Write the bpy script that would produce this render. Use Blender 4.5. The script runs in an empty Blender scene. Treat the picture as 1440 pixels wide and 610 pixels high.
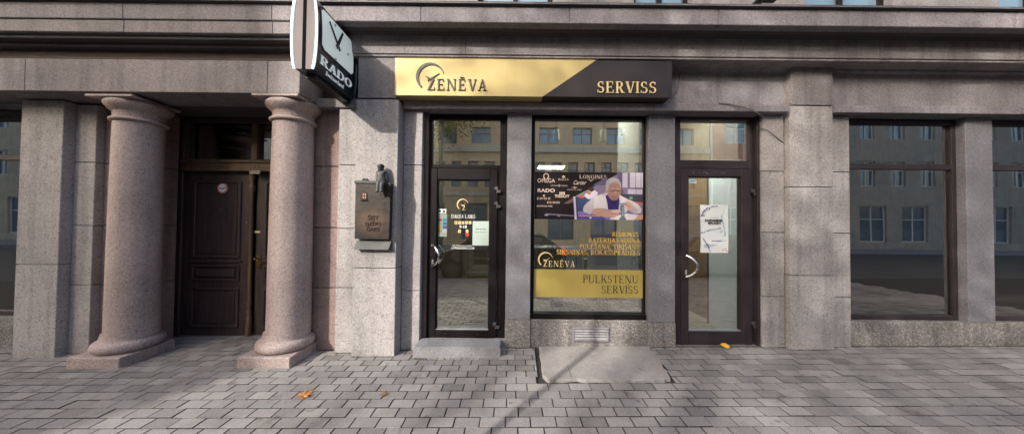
import bpy, bmesh, math, random
from mathutils import Vector, Matrix
random.seed(7)
S = bpy.context.scene
COL = S.collection

# ------------------------------------------------------------------ camera, sky, sun, exposure
F, DCAM, HC = 430.0, 3.739, 1.513          # focal length in photo pixels, distance to the wall plane, eye height
TILT, ROLL = 0.0186, 0.0105
cam = bpy.data.cameras.new('camera'); cam_o = bpy.data.objects.new('camera', cam); COL.objects.link(cam_o)
cam.sensor_fit = 'HORIZONTAL'; cam.sensor_width = 36.0; cam.lens = 36.0 * F / 1440.0
cam.clip_start = 0.05; cam.clip_end = 2000
cam_o.matrix_world = Matrix.Translation((0, -DCAM, HC)) @ Matrix.Rotation(math.pi/2 + TILT, 4, 'X') @ Matrix.Rotation(ROLL, 4, 'Z')
S.camera = cam_o

SUN_EL, SUN_AZ = math.radians(25.5), math.radians(38.5)   # azimuth from the facade normal, towards the left
sdir = Vector((math.cos(SUN_EL)*math.sin(SUN_AZ), math.cos(SUN_EL)*math.cos(SUN_AZ), -math.sin(SUN_EL)))
w = bpy.data.worlds.new('World'); S.world = w; w.use_nodes = True
nt = w.node_tree; bg = nt.nodes['Background']
sky = nt.nodes.new('ShaderNodeTexSky'); sky.sky_type = 'NISHITA'; sky.sun_disc = False
sky.sun_elevation = SUN_EL; sky.sun_rotation = math.atan2(-sdir.x, -sdir.y); sky.dust_density = 5.0; sky.air_density = 1.0; sky.ozone_density = 0.3
nt.links.new(sky.outputs[0], bg.inputs['Color']); bg.inputs['Strength'].default_value = 0.15
sl = bpy.data.lights.new('sun', 'SUN'); so = bpy.data.objects.new('sun', sl); COL.objects.link(so)
sl.energy = 2.0; sl.angle = math.radians(0.55); sl.color = (1.0, 0.94, 0.85)
so.rotation_euler = sdir.to_track_quat('-Z', 'Y').to_euler(); so.location = (-10, -14, 12)
S.view_settings.view_transform = 'Standard'; S.view_settings.look = 'None'
S.view_settings.exposure = 1.48; S.view_settings.gamma = 1.0; S.view_settings.use_curve_mapping = False
S.cycles.max_bounces = 10; S.cycles.diffuse_bounces = 5; S.cycles.glossy_bounces = 5; S.cycles.transparent_max_bounces = 16
S.cycles.sample_clamp_indirect = 6.0; S.cycles.use_denoising = True
S.cycles.caustics_reflective = False; S.cycles.caustics_refractive = False

# ------------------------------------------------------------------ photo measurements -> places in the world
def ray(px, py):
    dx, dy = px - 720.0, py - 305.0
    c, s = math.cos(ROLL), math.sin(ROLL)
    x, y = c*dx + s*dy, c*dy - s*dx
    u = -y
    return Vector((x, F*math.cos(TILT) - u*math.sin(TILT), F*math.sin(TILT) + u*math.cos(TILT)))
def at(px, py, Y):
    r = ray(px, py); k = (Y + DCAM)/r.y
    return r.x*k, HC + r.z*k
def X(px, py, Y): return at(px, py, Y)[0]
def Z(px, py, Y): return at(px, py, Y)[1]
def zg(x, y): return 0.0135*x + 0.02*min(0.0, y)      # the pavement falls to the left and to the street
def gnd(px, py):
    r = ray(px, py)                                   # z = HC + r.z k ; ground z = .0135 x + .02 y
    k = (HC + 0.02*DCAM)/(0.0135*r.x + 0.02*r.y - r.z)
    return r.x*k, r.y*k - DCAM

# ------------------------------------------------------------------ mesh helpers
def nb(): return bmesh.new()
def bx(bm, x0, x1, y0, y1, z0, z1, bev=0.0):
    if x1 < x0: x0, x1 = x1, x0
    if y1 < y0: y0, y1 = y1, y0
    if z1 < z0: z0, z1 = z1, z0
    t = bmesh.new(); bmesh.ops.create_cube(t, size=1.0)
    for v in t.verts: v.co = Vector((x0 + (v.co.x+.5)*(x1-x0), y0 + (v.co.y+.5)*(y1-y0), z0 + (v.co.z+.5)*(z1-z0)))
    if bev > 0: bmesh.ops.bevel(t, geom=t.edges[:], offset=min(bev, .3*min(x1-x0, y1-y0, z1-z0)), segments=1, affect='EDGES')
    merge(bm, t); return bm
def merge(bm, t):
    me = bpy.data.meshes.new('tmp'); t.to_mesh(me); t.free(); bm.from_mesh(me); bpy.data.meshes.remove(me)
def box(x0, x1, y0, y1, z0, z1, bev=0.0): return bx(nb(), x0, x1, y0, y1, z0, z1, bev)
def prism(bm, pts, a, b, f):
    """polygon pts (u,v) extruded from a to b; f(u,v,w) gives the point"""
    n = len(pts); v0 = [bm.verts.new(f(u, v, a)) for u, v in pts]; v1 = [bm.verts.new(f(u, v, b)) for u, v in pts]
    bm.faces.new(v0); bm.faces.new(v1[::-1])
    for i in range(n): bm.faces.new((v0[(i+1) % n], v0[i], v1[i], v1[(i+1) % n]))
    return bm
def fix(bm): bmesh.ops.recalc_face_normals(bm, faces=bm.faces[:]); return bm
def tube(bm, pts, r, n=8, cap=True):
    pts = [Vector(p) for p in pts]; rings = []
    rad = r if isinstance(r, (list, tuple)) else [r]*len(pts)
    up = Vector((0, 0, 1))
    for i, p in enumerate(pts):
        d = (pts[min(i+1, len(pts)-1)] - pts[max(i-1, 0)]).normalized()
        a = d.cross(up if abs(d.z) < .9 else Vector((1, 0, 0))).normalized(); b = d.cross(a)
        rings.append([bm.verts.new(p + rad[i]*(math.cos(2*math.pi*k/n)*a + math.sin(2*math.pi*k/n)*b)) for k in range(n)])
    for i in range(len(rings)-1):
        for k in range(n):
            bm.faces.new((rings[i][k], rings[i][(k+1) % n], rings[i+1][(k+1) % n], rings[i+1][k]))
    if cap: bm.faces.new(rings[0][::-1]); bm.faces.new(rings[-1])
    return bm
def lathe(bm, prof, cx, cy, n=40):
    rings = [[bm.verts.new((cx + r*math.cos(2*math.pi*k/n), cy + r*math.sin(2*math.pi*k/n), z)) for k in range(n)] for r, z in prof]
    for i in range(len(rings)-1):
        for k in range(n): bm.faces.new((rings[i][k], rings[i][(k+1) % n], rings[i+1][(k+1) % n], rings[i+1][k]))
    bm.faces.new(rings[0][::-1]); bm.faces.new(rings[-1]); return bm
ORG = {}
def obj(name, bm, mat, parent=None, smooth=False, sharp=35):
    fix(bm)
    o0 = ORG.get(parent.name, Vector((0, 0, 0))) if parent else Vector((0, 0, 0))
    bmesh.ops.translate(bm, verts=bm.verts[:], vec=-o0)
    me = bpy.data.meshes.new(name); bm.to_mesh(me); bm.free()
    o = bpy.data.objects.new(name, me); COL.objects.link(o)
    for m in (mat if isinstance(mat, (list, tuple)) else [mat]): me.materials.append(m)
    if parent: o.parent = parent
    ORG[o.name] = o0
    if smooth:
        me.polygons.foreach_set('use_smooth', [True]*len(me.polygons)); me.set_sharp_from_angle(angle=math.radians(sharp))
    return o
def thing(name, label, cat, loc=(0, 0, 0), group=None):
    o = bpy.data.objects.new(name, None); COL.objects.link(o); o.location = loc; o.empty_display_size = .1
    ORG[o.name] = Vector(loc); o['label'] = label; o['category'] = cat
    if group: o['group'] = group
    return o
def tag(o, label, cat, group=None):
    o['label'] = label; o['category'] = cat
    if group: o['group'] = group
    return o
def struct(o): o['kind'] = 'structure'; return o
def dup(o, parent=None):
    c = o.copy(); COL.objects.link(c)
    if parent: c.parent = parent
    ORG[c.name] = ORG.get(o.name, Vector())
    for ch in list(o.children): dup(ch, c)
    return c

# ------------------------------------------------------------------ materials
def newmat(name):
    m = bpy.data.materials.new(name); m.use_nodes = True
    return m, m.node_tree, m.node_tree.nodes['Principled BSDF']
def N(nt, t, **kw):
    n = nt.nodes.new('ShaderNode' + t)
    for k, v in kw.items(): setattr(n, k, v)
    return n
def ramp(nt, fac, stops):
    r = N(nt, 'ValToRGB'); e = r.color_ramp.elements
    while len(e) < len(stops): e.new(.5)
    for i, (p, c) in enumerate(stops): e[i].position = p; e[i].color = (c if len(c) == 4 else (*c, 1))
    nt.links.new(fac, r.inputs[0]); return r.outputs[0]
def g3(v): return (v, v, v)
def mul(nt, a, b, fac=1.0, mode='MULTIPLY'):
    m = N(nt, 'Mix', data_type='RGBA', blend_type=mode); m.inputs[0].default_value = fac
    for i, s in ((6, a), (7, b)):
        if isinstance(s, tuple): m.inputs[i].default_value = (*s, 1)
        else: nt.links.new(s, m.inputs[i])
    return m.outputs[2]
def tex(nt, kind, scale, vec=None, **kw):
    n = N(nt, kind); n.inputs['Scale'].default_value = scale
    for k, v in kw.items():
        if k in n.inputs: n.inputs[k].default_value = v
        else: setattr(n, k, v)
    if vec is not None: nt.links.new(vec, n.inputs['Vector'])
    return n
def coords(nt, scale=(1, 1, 1)):
    c = N(nt, 'TexCoord'); m = N(nt, 'Mapping'); m.inputs['Scale'].default_value = scale
    nt.links.new(c.outputs['Object'], m.inputs['Vector']); return m.outputs['Vector']
def bump(nt, b, h, strength, dist=.005):
    n = N(nt, 'Bump'); n.inputs['Strength'].default_value = strength; n.inputs['Distance'].default_value = dist
    nt.links.new(h, n.inputs['Height']); nt.links.new(n.outputs[0], b.inputs['Normal'])
def plain(name, c, rough=.5, metal=0.0, grime=.15, gscale=6.0, spec=.5, coat=0):
    m, nt, b = newmat(name); v = coords(nt)
    n = tex(nt, 'TexNoise', gscale, v, Detail=6.0)
    k = ramp(nt, n.outputs[0], [(.3, g3(1-grime)), (.7, g3(1+grime*.4))])
    nt.links.new(mul(nt, c, k), b.inputs['Base Color'])
    rr = ramp(nt, n.outputs[0], [(.3, g3(max(0, rough-.08))), (.7, g3(min(1, rough+.1)))])
    nt.links.new(rr, b.inputs['Roughness']); b.inputs['Metallic'].default_value = metal
    b.inputs['Specular IOR Level'].default_value = spec; b.inputs['Coat Weight'].default_value = coat
    return m
def granite(name, dark, mid, light, scale=75, stain=.35, bmp=.35, rough=.75, streak=.3, blotch=None, tone=.10):
    m, nt, b = newmat(name); v = coords(nt)
    vo = tex(nt, 'TexVoronoi', scale, v); vo2 = tex(nt, 'TexVoronoi', scale*2.3, v)
    sep = N(nt, 'SeparateColor'); nt.links.new(vo.outputs['Color'], sep.inputs[0])
    sep2 = N(nt, 'SeparateColor'); nt.links.new(vo2.outputs['Color'], sep2.inputs[0])
    ad = N(nt, 'Math', operation='MULTIPLY_ADD'); nt.links.new(sep.outputs[0], ad.inputs[0]); ad.inputs[1].default_value = .6
    ad2 = N(nt, 'Math', operation='MULTIPLY'); nt.links.new(sep2.outputs[1], ad2.inputs[0]); ad2.inputs[1].default_value = .4
    nt.links.new(ad2.outputs[0], ad.inputs[2])
    col = ramp(nt, ad.outputs[0], [(.08, dark), (.30, mid), (.62, mid), (.92, light)])
    big = tex(nt, 'TexNoise', 1.7, v, Detail=7.0, Roughness=.65)
    col = mul(nt, col, ramp(nt, big.outputs[0], [(.28, g3(1-stain)), (.55, g3(1.0)), (.8, g3(1.12))]))
    vs = coords(nt, (9, 9, .55)); st = tex(nt, 'TexNoise', 1.0, vs, Detail=5.0)
    col = mul(nt, col, ramp(nt, st.outputs[0], [(.36, (1-streak, 1-streak, 1-streak*.95)), (.52, g3(1.0))]))
    if blotch:
        vb = tex(nt, 'TexNoise', 5.0, v, Detail=8.0, Roughness=.7)
        f = ramp(nt, vb.outputs[0], [(.60, g3(0)), (.70, g3(1))])
        mm = N(nt, 'Mix', data_type='RGBA'); nt.links.new(f, mm.inputs[0]); nt.links.new(col, mm.inputs[6]); mm.inputs[7].default_value = (*blotch, 1)
        mm2 = N(nt, 'Mix', data_type='RGBA'); mm2.inputs[0].default_value = .45; nt.links.new(col, mm2.inputs[6]); nt.links.new(mm.outputs[2], mm2.inputs[7])
        col = mm2.outputs[2]
    ge = N(nt, 'NewGeometry'); col = mul(nt, col, ramp(nt, ge.outputs['Random Per Island'], [(0, (1-tone, 1-tone*1.05, 1-tone*1.1)), (.5, g3(1)), (1, (1+tone*.7, 1+tone*.6, 1+tone*.5))]))
    nt.links.new(col, b.inputs['Base Color']); b.inputs['Roughness'].default_value = rough
    b.inputs['Specular IOR Level'].default_value = .35
    fn = tex(nt, 'TexNoise', 160, v, Detail=3.0); bump(nt, b, fn.outputs[0], bmp, .006)
    return m
M = {}
M['pink'] = granite('pink_granite', (.14, .11, .105), (.355, .285, .27), (.49, .41, .39), 95, .22, .3, .7, .14, (.25, .15, .13), 0.0)
M['rose'] = granite('rose_granite', (.12, .08, .07), (.27, .195, .18), (.38, .29, .265), 95, .35, .3, .75, .25, (.20, .10, .08))
M['pale'] = granite('pale_granite', (.14, .132, .130), (.345, .328, .326), (.46, .44, .437), 75, .28, .4, .8, .2, (.19, .17, .165))
M['grey'] = granite('grey_granite', (.09, .09, .10), (.178, .176, .197), (.265, .265, .292), 110, .12, .25, .65, .06)
M['sooty'] = granite('sooty_granite', (.098, .091, .099), (.206, .192, .205), (.30, .285, .298), 95, .26, .4, .8, .18)
M['soot2'] = granite('weathered_granite', (.105, .093, .096), (.222, .202, .207), (.315, .29, .294), 95, .28, .4, .8, .20)
M['chip'] = granite('washed_chippings', (.06, .055, .053), (.20, .185, .178), (.42, .395, .38), 70, .35, .7, .9, .25)
M['stepg'] = granite('step_granite', (.13, .13, .14), (.25, .25, .265), (.36, .36, .38), 100, .2, .25, .7, .0)
M['joint'] = plain('dark_joint', (.045, .04, .038), .95)
M['frame'] = plain('brown_black_aluminium', (.010, .008, .009), .5, 0, .2, 4.0, .14)
M['frame2'] = plain('brown_aluminium', (.034, .026, .031), .5, 0, .25, 5.0, .25)
M['steel'] = plain('polished_steel', (.75, .74, .72), .18, 1.0, .1)
M['hinge'] = plain('hinge_metal', (.10, .095, .10), .4, .6, .15)
M['bead'] = plain('aluminium_bead', (.55, .55, .57), .35, .8, .1)
M['black'] = plain('black_plastic', (.012, .012, .013), .4)
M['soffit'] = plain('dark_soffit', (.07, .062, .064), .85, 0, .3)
def gold_panel(name, c, metal, rough):
    m, nt, b = newmat(name); v = coords(nt, (60, 60, .8)); n = tex(nt, 'TexNoise', 1.0, v, Detail=2.0)
    v2 = coords(nt); n2 = tex(nt, 'TexNoise', 2.2, v2, Detail=5.0)
    k = ramp(nt, n.outputs[0], [(.35, g3(.985)), (.65, g3(1.01))]); k2 = ramp(nt, n2.outputs[0], [(.3, g3(.93)), (.7, g3(1.03))])
    nt.links.new(mul(nt, mul(nt, c, k), k2), b.inputs['Base Color'])
    b.inputs['Metallic'].default_value = metal; b.inputs['Roughness'].default_value = rough; return m
M['gold'] = gold_panel('gold_panel', (.45, .355, .145), .12, .45)
M['goldv'] = gold_panel('gold_vinyl', (.47, .37, .10), .1, .45)
M['goldl'] = plain('gold_letter', (.78, .60, .28), .4, .2, .05)
M['gletter'] = plain('ochre_letter', (.52, .34, .08), .55, 0, .05)
M['bronze_l'] = plain('charcoal_letter', (.035, .03, .028), .45, 0, .05)
M['sign'] = plain('charcoal_panel', (.026, .021, .022), .45, 0, .12, 3.0, .3)
M['white'] = plain('white_vinyl', (.80, .80, .78), .5, 0, .04)
M['paper'] = plain('white_paper', (.72, .76, .76), .8, 0, .05)
def glass(name, tint=(.86, .90, .86), refl=.46):
    m, nt, b = newmat(name); nt.nodes.remove(b); out = nt.nodes['Material Output']
    tr = N(nt, 'BsdfTransparent'); tr.inputs[0].default_value = (*tint, 1)
    gl = N(nt, 'BsdfGlossy'); gl.inputs['Roughness'].default_value = 0.0; gl.inputs[0].default_value = (.99, .97, .93, 1)
    v = coords(nt); n = tex(nt, 'TexNoise', .9, v, Detail=1.0); bp = N(nt, 'Bump'); bp.inputs['Strength'].default_value = .05; bp.inputs['Distance'].default_value = .02
    nt.links.new(n.outputs[0], bp.inputs['Height']); nt.links.new(bp.outputs[0], gl.inputs['Normal'])
    lw = N(nt, 'LayerWeight'); lw.inputs['Blend'].default_value = .35
    mr = N(nt, 'MapRange'); nt.links.new(lw.outputs['Fresnel'], mr.inputs[0]); mr.inputs[3].default_value = refl; mr.inputs[4].default_value = 1.0
    mx = N(nt, 'MixShader'); nt.links.new(mr.outputs[0], mx.inputs[0]); nt.links.new(tr.outputs[0], mx.inputs[1]); nt.links.new(gl.outputs[0], mx.inputs[2])
    nt.links.new(mx.outputs[0], out.inputs[0]); return m
M['glass'] = glass('shop_glass')
M['glass2'] = glass('door_glass', (.82, .87, .84), .30)
def emit(name, c, s):
    m, nt, b = newmat(name); b.inputs['Base Color'].default_value = (*c, 1)
    b.inputs['Emission Color'].default_value = (*c, 1); b.inputs['Emission Strength'].default_value = s; return m

# ------------------------------------------------------------------ lettering
T_, t_, s_, o_ = .13, .06, .05, .07
def R(x0, y0, x1, y1): return [(x0, y0), (x1, y0), (x1, y1), (x0, y1)]
def DG(xa, ya, xb, yb, w): return [(xa, ya), (xa+w, ya), (xb+w, yb), (xb, yb)]
def AR(cx, cy, rx, ry, a0, a1, wt=.13, wn=.06, n=14):
    A = [math.radians(a0 + (a1-a0)*i/n) for i in range(n+1)]
    return [('q', [(cx+rx*math.cos(a), cy+ry*math.sin(a)), (cx+rx*math.cos(b), cy+ry*math.sin(b)),
             (cx+(rx-wt)*math.cos(b), cy+(ry-wn)*math.sin(b)), (cx+(rx-wt)*math.cos(a), cy+(ry-wn)*math.sin(a))]) for a, b in zip(A, A[1:])]
def ST(x, top=True, bot=True, w=T_):
    r = [R(x, s_ if bot else 0, x+w, 1-s_ if top else 1)]
    if bot: r.append(R(x-o_, 0, x+w+o_, s_))
    if top: r.append(R(x-o_, 1-s_, x+w+o_, 1))
    return r
def glyph(ch):
    base = {'Ē': 'E', 'Ā': 'A', 'Ī': 'I', 'Š': 'S', 'Ž': 'Z', 'Ņ': 'N', 'Č': 'C'}.get(ch, ch)
    if base == 'I': g, a = ST(.08), .32
    elif base in 'EFL':
        g, a = ST(.08), .70 if base != 'F' else .64
        if base in 'EF': g += [R(.28, 1-t_, .58, 1), R(.53, .76, .58, 1-t_), R(.21, .48, .44, .54), R(.42, .40, .46, .62)]
        if base in 'EL': g += [R(.28, 0, .62, t_), R(.575, t_, .62, .27)]
    elif base == 'T': g, a = ST(.28) + [R(.02, 1-t_, .21, 1), R(.48, 1-t_, .67, 1), R(.02, .74, .065, 1-t_), R(.625, .74, .67, 1-t_)], .70
    elif base == 'Z': g, a = [R(.05, 1-t_, .60, 1), R(.05, .76, .095, 1-t_), R(.02, 0, .63, t_), R(.585, t_, .63, .26), DG(.03, t_, .44, 1-t_, .15)], .69
    elif base == 'N': g, a = [R(.09, s_, .15, 1-s_), R(0, 0, .24, s_), R(0, 1-s_, .15, 1), DG(.58, 0, .08, 1, .15), R(.67, .0, .73, 1-s_), R(.59, 1-s_, .81, 1)], .85
    elif base == 'V': g, a = [DG(.29, 0, .05, 1-s_, .14), DG(.36, 0, .60, 1-s_, .06), R(-.02, 1-s_, .27, 1), R(.52, 1-s_, .74, 1)], .72
    elif base == 'A': g, a = [DG(.08, s_, .33, 1, .06), DG(.52, s_, .31, 1, .14), R(.2, .30, .52, .36), R(-.01, 0, .22, s_), R(.45, 0, .75, s_)], .75
    elif base == 'S': g, a = AR(.28, .735, .235, .265, 40, 262, .11, .07) + AR(.29, .275, .26, .275, -140, 82, .11, .07) + [R(.44, .74, .48, .98), R(.04, .02, .08, .27), DG(.24, .46, .30, .545, .07)], .61
    elif base == 'R': g, a = ST(.08) + AR(.33, .735, .25, .265, -90, 90) + [R(.28, 1-t_, .33, 1), R(.21, .47, .34, .53), DG(.50, s_, .28, .47, .14), R(.48, 0, .75, s_)], .74
    elif base == 'P': g, a = ST(.08) + AR(.33, .72, .26, .28, -90, 90) + [R(.28, 1-t_, .33, 1), R(.21, .44, .33, .50)], .64
    elif base == 'B': g, a = ST(.08) + AR(.32, .755, .23, .245, -90, 90) + AR(.34, .265, .27, .265, -90, 90) + [R(.28, 1-t_, .32, 1), R(.21, .51, .32, .53), R(.28, 0, .34, t_)], .68
    elif base == 'D': g, a = ST(.08) + AR(.33, .5, .40, .5, -90, 90) + [R(.28, 1-t_, .33, 1), R(.28, 0, .33, t_)], .80
    elif base == 'O': g, a = AR(.40, .5, .38, .51, 0, 360, .13, .06, 28), .81
    elif base == 'C': g, a = AR(.40, .5, .38, .51, 42, 318, .13, .06, 22) + [R(.64, .66, .68, .95), R(.64, .05, .68, .3)], .74
    elif base == 'G': g, a = AR(.40, .5, .38, .51, 42, 318, .13, .06, 22) + [R(.64, .66, .68, .95), R(.58, .05, .70, .42), R(.52, .42, .78, .46)], .81
    elif base == 'U': g, a = [R(.09, .3, .22, 1-s_), R(.02, 1-s_, .29, 1), R(.60, .3, .66, 1-s_), R(.52, 1-s_, .74, 1)] + AR(.375, .3, .285, .31, 180, 360, .1, .07), .78
    elif base == 'K': g, a = ST(.08) + [DG(.21, .40, .56, 1-s_, .07), DG(.54, s_, .28, .56, .15), R(.46, 1-s_, .72, 1), R(.5, 0, .78, s_)], .78
    elif base == 'M': g, a = [R(.09, s_, .15, 1-s_), R(0, 0, .24, s_), R(0, 1-s_, .15, 1), DG(.40, 0, .10, 1, .13), DG(.45, 0, .74, 1, .06), R(.78, s_, .91, 1-s_), R(.71, 0, .98, s_), R(.78, 1-s_, .98, 1)], 1.0
    elif base == 'J': g, a = [R(.17, .05, .30, 1-s_), R(.10, 1-s_, .37, 1)] + AR(.14, .05, .16, .22, 200, 360, .1, .07, 8), .40
    elif base == 'X': g, a = [DG(.52, s_, .06, 1-s_, .15), DG(.06, s_, .56, 1-s_, .06), R(-.01, 0, .22, s_), R(.44, 0, .75, s_), R(0, 1-s_, .27, 1), R(.48, 1-s_, .72, 1)], .74
    elif base == 'W': g, a = [DG(.25, 0, .03, 1, .12), DG(.30, 0, .47, 1, .06), DG(.62, 0, .42, 1, .12), DG(.68, 0, .88, 1, .06)], .96
    elif base == 'Y': g, a = [R(.28, 0, .41, .45), DG(.28, .45, .02, 1, .13), DG(.36, .45, .6, 1, .06)], .68
    elif base == 'Q': g, a = AR(.40, .5, .38, .51, 0, 360, .13, .06, 28) + [DG(.5, -.2, .36, .05, .13)], .81
    elif base == 'H': g, a = ST(.08) + ST(.55) + [R(.21, .47, .55, .53)], .78
    elif base == ',': g, a = [DG(.03, -.2, .10, .12, .09)], .28
    elif base == '-': g, a = [R(.04, .4, .3, .48)], .36
    else: g, a = [], .30
    g = list(g); m = a/2 - .02
    if ch in 'ĒĀĪ' and ch != ',': g.append(R(m-.19, 1.12, m+.19, 1.19)) if ch != 'Ī' else g.append(R(m-.14, 1.12, m+.16, 1.19))
    if ch in 'ŠŽČ': g += [DG(m-.03, 1.07, m-.19, 1.28, .08), DG(m-.03, 1.07, m+.12, 1.28, .06)]
    if ch == 'Ņ': g.append(DG(m-.05, -.30, m+.01, -.07, .09))
    return g, a
def serif(bm, text, box4, Y, thick=.003, track=.04, inward=1):
    """capitals fitted into the world rectangle (x0, x1, zbase, ztop) on the plane Y, rising towards the street"""
    x0, x1, z0, z1 = box4
    adv = 0.0; items = []
    for ch in text:
        g, a = glyph(ch); items.append((adv, g)); adv += a + track
    adv -= track
    sx, sz = (x1-x0)/adv, z1-z0
    k = 0
    for ox, g in items:
        for p in g:
            p = p[1] if isinstance(p, tuple) else p
            k += 1; e = (k % 7)*.00004
            prism(bm, [(x0+(ox+u)*sx, z0+v*sz) for u, v in p], Y, Y-thick-e, lambda u, v, q: (u, q, v))
    return bm
def sans(bm, text, box4, Y, thick=.002, shear=0.0, bold=0.0, spacing=1.0, keep=False):
    cu = bpy.data.curves.new('txt', 'FONT'); cu.body = text; cu.extrude = .5; cu.shear = shear; cu.offset = bold; cu.space_character = spacing
    cu.resolution_u = 3
    o = bpy.data.objects.new('txt', cu); COL.objects.link(o); bpy.context.view_layer.update()
    me = bpy.data.meshes.new_from_object(o.evaluated_get(bpy.context.evaluated_depsgraph_get()))
    bpy.data.objects.remove(o); bpy.data.curves.remove(cu)
    xs = [v.co.x for v in me.vertices]; ys = [v.co.y for v in me.vertices]
    ax, bx_, ay, by = min(xs), max(xs), min(ys), max(ys); x0, x1, z0, z1 = box4
    for v in me.vertices:
        u, h, q = v.co
        v.co = (x0 + (u-ax)/(bx_-ax)*(x1-x0), Y - thick*(q+.5), z0 + (h-ay)/(by-ay)*(z1-z0))
    bm.from_mesh(me); bpy.data.meshes.remove(me); return bm
def pbox(px0, py0, px1, py1, Y):
    """photo rectangle -> world rectangle on plane Y (level and upright)"""
    cx, cy = (px0+px1)/2, (py0+py1)/2
    return X(px0, cy, Y), X(px1, cy, Y), Z(cx, py1, Y), Z(cx, py0, Y)
def poly(bm, pts, Y, thick): return prism(bm, pts, Y, Y-thick, lambda u, v, q: (u, q, v))
def ell(cx, cz, rx, rz, n=20, rot=0):
    return [(cx + rx*math.cos(a)*math.cos(rot) - rz*math.sin(a)*math.sin(rot), cz + rx*math.cos(a)*math.sin(rot) + rz*math.sin(a)*math.cos(rot))
            for a in [2*math.pi*i/n for i in range(n)]]
def ringpoly(bm, cx, cz, ro, ri, Y, thick, a0=0, a1=360, n=32, taper=None):
    for i in range(n):
        a, b = [math.radians(a0+(a1-a0)*(i+k)/n) for k in (0, 1)]
        wa = (ro-ri)*(taper(i/n) if taper else 1); wb = (ro-ri)*(taper((i+1)/n) if taper else 1)
        poly(bm, [(cx+ro*math.cos(a), cz+ro*math.sin(a)), (cx+ro*math.cos(b), cz+ro*math.sin(b)),
                  (cx+(ro-wb)*math.cos(b), cz+(ro-wb)*math.sin(b)), (cx+(ro-wa)*math.cos(a), cz+(ro-wa)*math.sin(a))], Y, thick)
    return bm
# ================================================================== GROUND
# bedding sheet under the pavers and the land beyond
def sheet(name, x0, x1, y0, y1, dz, mat, nx=2, ny=2, zf=None):
    bm = nb(); g = []
    for i in range(nx+1):
        g.append([])
        for j in range(ny+1):
            x, y = x0+(x1-x0)*i/nx, y0+(y1-y0)*j/ny
            g[-1].append(bm.verts.new((x, y, (zf or zg)(x, y)+dz)))
    for i in range(nx):
        for j in range(ny): bm.faces.new((g[i][j], g[i+1][j], g[i+1][j+1], g[i][j+1]))
    o = struct(obj(name, bm, mat))
    return o
def asphalt():
    m, nt, b = newmat('asphalt'); v = coords(nt)
    a = tex(nt, 'TexVoronoi', 120, v); n = tex(nt, 'TexNoise', .8, v, Detail=7.0)
    c = ramp(nt, a.outputs['Color'], [(.1, g3(.035)), (.9, g3(.085))])
    nt.links.new(mul(nt, c, ramp(nt, n.outputs[0], [(.3, g3(.8)), (.7, g3(1.2))])), b.inputs['Base Color'])
    b.inputs['Roughness'].default_value = .9; return m
M['asphalt'] = asphalt()
M['bed'] = plain('paver_joint_soil', (.035, .032, .030), .95, 0, .4, 20)
KERB_Y = -4.75; ROAD_Z = -.24; FAR_Y = -18.0
sheet('ground', -300, 300, -300, 300, 0, M['asphalt'], 8, 8, lambda x, y: ROAD_Z-.35)
sheet('pavement_bed', -32, 32, KERB_Y-.05, .62, -.016, M['bed'])
sheet('road', -60, 60, -14.2, KERB_Y-.2, 0, M['asphalt'], 10, 4, lambda x, y: ROAD_Z + .0135*max(-9, min(9, x)))
kerb = nb()
for i in range(18):
    x = -9 + i; z = zg(x+.5, KERB_Y)
    bx(kerb, x, x+.992, KERB_Y-.2, KERB_Y-.052, z-.3, z+.002, .01)
struct(obj('kerb', kerb, M['stepg']))

# slab outline in front of the display window, from the photo
SL = [gnd(757.5, 484.5), gnd(908, 483), gnd(918, 494), gnd(929, 506), gnd(936, 520), gnd(946, 535), gnd(900, 535), gnd(832, 534.5), gnd(764, 535)]
SX0a, SY0 = gnd(756, 484); SX0b, SY1 = gnd(763.5, 536)
RX0a, RY0 = gnd(909.5, 483); RX1, RY1 = gnd(947, 535.5)
def clip(p, f):
    out = []
    for i in range(len(p)):
        a, b = p[i], p[(i+1) % len(p)]; fa, fb = f(a), f(b)
        if fa >= 0: out.append(a)
        if fa*fb < 0: k = fa/(fa-fb); out.append((a[0]+(b[0]-a[0])*k, a[1]+(b[1]-a[1])*k))
    return out
def left_x(y): return SX0a + (SX0b-SX0a)*(y-SY0)/(SY1-SY0) - .045
def right_x(y): return RX0a + (RX1-RX0a)*(y-RY0)/(RY1-RY0) + .012
def paver_material():
    m, nt, b = newmat('concrete_pavers'); v = coords(nt)
    ge = N(nt, 'NewGeometry')
    c = ramp(nt, ge.outputs['Random Per Island'], [(0, (.185, .176, .172)), (.35, (.232, .221, .217)), (.8, (.258, .246, .240)), (1, (.295, .280, .270))])
    sp = tex(nt, 'TexVoronoi', 150, v); c = mul(nt, c, ramp(nt, sp.outputs['Color'], [(.1, g3(.82)), (.8, g3(1.1))]))
    n = tex(nt, 'TexNoise', 1.3, v, Detail=8.0, Roughness=.65); c = mul(nt, c, ramp(nt, n.outputs[0], [(.3, (.70, .68, .68)), (.5, g3(1)), (.75, (1.1, 1.07, 1.03))]))
    n2 = tex(nt, 'TexNoise', 3.6, v, Detail=6.0, Roughness=.7); c = mul(nt, c, ramp(nt, n2.outputs[0], [(.60, g3(1)), (.70, (.60, .53, .48))]))
    gs = tex(nt, 'TexVoronoi', 4.3, v); c = mul(nt, c, ramp(nt, gs.outputs['Distance'], [(.055, g3(.62)), (.085, g3(1))]))
    nt.links.new(c, b.inputs['Base Color']); b.inputs['Roughness'].default_value = .82; b.inputs['Specular IOR Level'].default_value = .3
    f = tex(nt, 'TexNoise', 90, v, Detail=4.0); bump(nt, b, f.outputs[0], .35, .005); return m
M['paver'] = paver_material()
pv = nb(); PR, PW, JW = .121, .197, .0044
prs = random.Random(3)
row = 0; y1 = -1.40 + PR*17
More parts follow.
